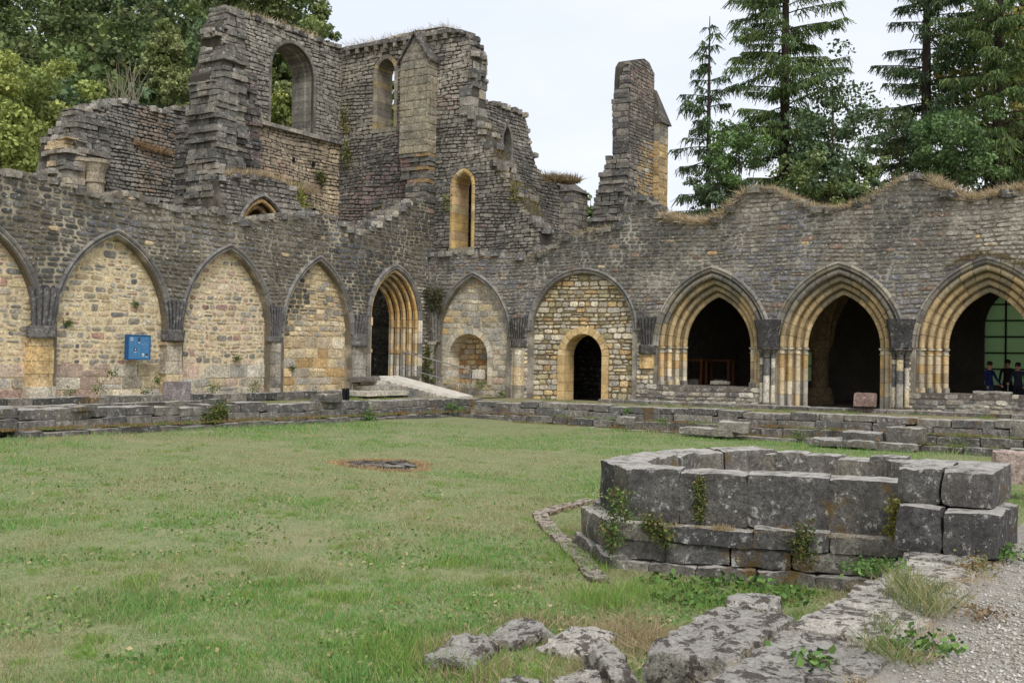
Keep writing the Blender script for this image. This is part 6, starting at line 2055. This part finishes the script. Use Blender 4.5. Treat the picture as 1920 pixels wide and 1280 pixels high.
V, Fq, C = blades(np.stack([X, Y, lawn_h(X, Y)], 1), .03 + .06 * NR.random(5200), np.full(5200, .012), np.array([S(200, 170, 130), S(188, 160, 118), S(150, 124, 92)])[NR.integers(3, size=5200)] * (.8 + .4 * NR.random((5200, 1))), lean=1.2)
fast('scorched_grass', V.reshape(-1, 4, 3)[::2].reshape(-1, 3), Fq[:2600], GRASS, pit, C.reshape(-1, 4, 4)[::2].reshape(-1, 4), kind='stuff')

# loose gravel on the path
N = 90000
X = -32.5 + 10.5 * NR.random(N) ** 1.25
Y = -24.62 - 3.6 * NR.random(N)
keep = (NR.random(N) < np.clip((-24.55 - Y) * 1.4, .12, 1))
X, Y = X[keep], Y[keep]
n = len(X)
s_ = .005 + .0095 * NR.random(n) ** 2
oct_ = np.array([[1, 0, 0], [0, 1, 0], [-1, 0, 0], [0, -1, 0], [0, 0, 1], [0, 0, -1]], float)
of = np.array([[0, 1, 4], [1, 2, 4], [2, 3, 4], [3, 0, 4], [1, 0, 5], [2, 1, 5], [3, 2, 5], [0, 3, 5]])
ang = NR.random(n) * 6.28
sc = s_[:, None] * np.stack([1 + .6 * NR.random(n), 1 + .3 * NR.random(n), .6 + .3 * NR.random(n)], 1)
O = oct_[None] * (1 + .25 * NR.normal(size=(n, 6, 1))) * sc[:, None]
ca, sa = np.cos(ang)[:, None], np.sin(ang)[:, None]
V = np.stack([O[:, :, 0] * ca - O[:, :, 1] * sa + X[:, None], O[:, :, 0] * sa + O[:, :, 1] * ca + Y[:, None], O[:, :, 2] + (path_h(X, Y) + s_ * .3)[:, None]], -1).reshape(-1, 3)
Fq = (np.arange(n)[:, None, None] * 6 + of[None]).reshape(-1, 3)
C = np.array([S(186, 180, 168), S(170, 163, 150), S(200, 195, 186), S(152, 143, 130), S(164, 154, 138)])[NR.integers(5, size=n)] * (.8 + .35 * NR.random((n, 1)))
C = np.repeat(np.concatenate([C, np.ones((n, 1))], 1), 6, 0)
o = fast('gravel', V, Fq, PLAIN, None, C, kind='stuff')
o['label'] = 'pale loose gravel on the path at the right edge'
o['category'] = 'gravel'

# ================================================================== PEOPLE AND EXHIBITS IN THE CHAPTER HOUSE
def cloth_mat(name, shirt, trousers, z_belt, skin=S(190, 140, 115)):
    mt, t, b = mat_new(name)
    b.inputs['Roughness'].default_value = .85
    g = nnode(t, 'ShaderNodeTexCoord')
    sx = nnode(t, 'ShaderNodeSeparateXYZ')
    t.links.new(g.outputs['Object'], sx.inputs[0])
    c = mixc(t, (*trousers, 1), (*shirt, 1), ramp(t, sx.outputs['Z'], z_belt, z_belt + .01))
    n = nnode(t, 'ShaderNodeMath', operation='GREATER_THAN')
    t.links.new(sx.outputs['Z'], n.inputs[0])
    n.inputs[1].default_value = 1.47
    c = mixc(t, c, (*skin, 1), n.outputs[0])
    t.links.new(c, b.inputs['Base Color'])
    return mt
HAIR = flat_material('dark_hair', S(34, 28, 24), .7)
SKIN = flat_material('skin', S(190, 140, 115), .6)
def person(label, px_, X, H, face, shirt, trousers, pose):
    p = on_x(px_, 700, X)
    t = thing('person', label, 'person', (X, p[1], -.02))
    k = H / 1.75
    arms = {'rest': ((-.24, .04, 1.12), (-.26, .18, .93), (.24, .04, 1.12), (.26, .16, .93)),
            'cane': ((-.25, .0, 1.13), (-.24, .14, .93), (.25, .05, 1.13), (.24, .30, 1.05)),
            'lean': ((-.27, .10, 1.14), (-.24, .30, .95), (.25, .05, 1.13), (.26, .12, .9))}[pose]
    J = [(0, 0, .95, .145), (0, .0, 1.12, .125), (0, -.01, 1.28, .15), (0, 0, 1.40, .12), (0, .01, 1.49, .058), (0, .03, 1.57, .075), (0, .035, 1.66, .085), (0, .03, 1.73, .06),
         (-.19, 0, 1.40, .062), (*arms[0], .047), (*arms[1], .034), (.19, 0, 1.40, .062), (*arms[2], .047), (*arms[3], .034),
         (-.1, 0, .88, .095), (-.11, .02, .5, .062), (-.11, -.01, .09, .045), (-.12, .13, .04, .04), (.1, 0, .88, .095), (.11, .02, .5, .062), (.11, -.01, .09, .045), (.12, .13, .04, .04)]
    Ed = [(0, 1), (1, 2), (2, 3), (3, 4), (4, 5), (5, 6), (6, 7), (3, 8), (8, 9), (9, 10), (3, 11), (11, 12), (12, 13), (0, 14), (14, 15), (15, 16), (16, 17), (0, 18), (18, 19), (19, 20), (20, 21)]
    me = bpy.data.meshes.new('body')
    me.from_pydata([(x, y, z) for x, y, z, r in J], Ed, [])
    o = bpy.data.objects.new('body', me)
    COL.objects.link(o)
    md = o.modifiers.new('skin', 'SKIN')
    for i, (x, y, z, r) in enumerate(J):
        me.skin_vertices[0].data[i].radius = (r, r * .9)
        me.skin_vertices[0].data[i].use_root = (i == 0)
    md.use_smooth_shade = True
    sb = o.modifiers.new('smooth', 'SUBSURF')
    sb.levels = sb.render_levels = 2
    me.materials.append(cloth_mat('clothes', shirt, trousers, .93))
    o.parent = t
    v, f = lathe([(.02, 1.775), (.065, 1.765), (.095, 1.72), (.1, 1.66), (.085, 1.62)], 0, .015, 12)
    h = fast('hair', v, f, HAIR, t)
    for sx in (-1, 1):
        v, f = rough_block((.02, .04, .06), (sx * .088, .03, 1.63), step=.03, amp=.002, rnd=.02)
        fast('ear', v, f, SKIN, t)
        for q in range(5):
            hx, hy, hz = (arms[1] if sx < 0 else arms[3])
            ln = (.06, .085, .09, .085, .07)[q]
            v, f = tube([(hx + (q - 2) * .016 * sx * -1, hy + .0, hz), (hx + (q - 2) * .02 * sx * -1, hy + .03, hz - ln * .7), (hx + (q - 2) * .02 * sx * -1, hy + .04, hz - ln)], .009, 5)
            fast('finger', v, f, SKIN, t)
    v, f = rough_block((.03, .03, .05), (0, .125, 1.64), step=.02, amp=.002, rnd=.02)
    fast('nose', v, f, SKIN, t)
    for ch in COL.objects:
        if ch.parent == t:
            ch.matrix_parent_inverse = Matrix.Identity(4)
    t.scale = (k, k, k)
    t.rotation_euler = (0, 0, face)
    if pose == 'cane':
        v, f = tube([(.24, .33, 0.02), (.24, .31, 1.04), (.24, .27, 1.07)], .014, 6)
        c = fast('walking_stick', v, f, flat_material('stick_metal', S(170, 170, 172), .4), None)
        c.parent = t
    return t
person('person in a blue shirt and jeans leaning behind the sill of the right-hand arch', 1855, 3.0, 1.64, R(150), S(30, 40, 84), S(60, 76, 100), 'lean')
person('person in dark clothes standing behind the others in the right-hand arch', 1889, 5.2, 1.72, R(100), S(40, 30, 32), S(30, 30, 34), 'rest')
person('person in navy clothes holding a walking stick in the right-hand arch', 1909, 3.4, 1.62, R(80), S(44, 46, 62), S(38, 38, 46), 'cane')
WOOD = flat_material('brown_wood', S(128, 74, 44), .5)
def case(label, px_, X, w, h):
    p = on_x(px_, 720, X)
    t = thing('display_case', label, 'display case', (X, p[1], 0))
    for sx in (0, .5):
        for sy in (-1, 1):
            fast('post', boxv(X + sx - .04, X + sx + .04, p[1] + sy * w / 2 - .04, p[1] + sy * w / 2 + .04, 0, h), BOXF, WOOD, t)
    fast('top', boxv(X - .06, X + .56, p[1] - w / 2 - .06, p[1] + w / 2 + .06, h, h + .07), BOXF, WOOD, t)
    fast('base', boxv(X - .05, X + .55, p[1] - w / 2 - .05, p[1] + w / 2 + .05, .3, .4), BOXF, WOOD, t)
    v, f = rough_block((.3, .5, .4), (X + .25, p[1], .6), 0, step=.1, amp=.05, rnd=.1)
    fast('exhibit', v, f, STONE, t, np.array(A(S(190, 182, 168), .2)))
case('brown wooden display case inside the left open arch', 1296, 3.2, .8, 1.5)
case('second wooden display case deeper inside the left open arch', 1345, 5.0, .9, 1.5)
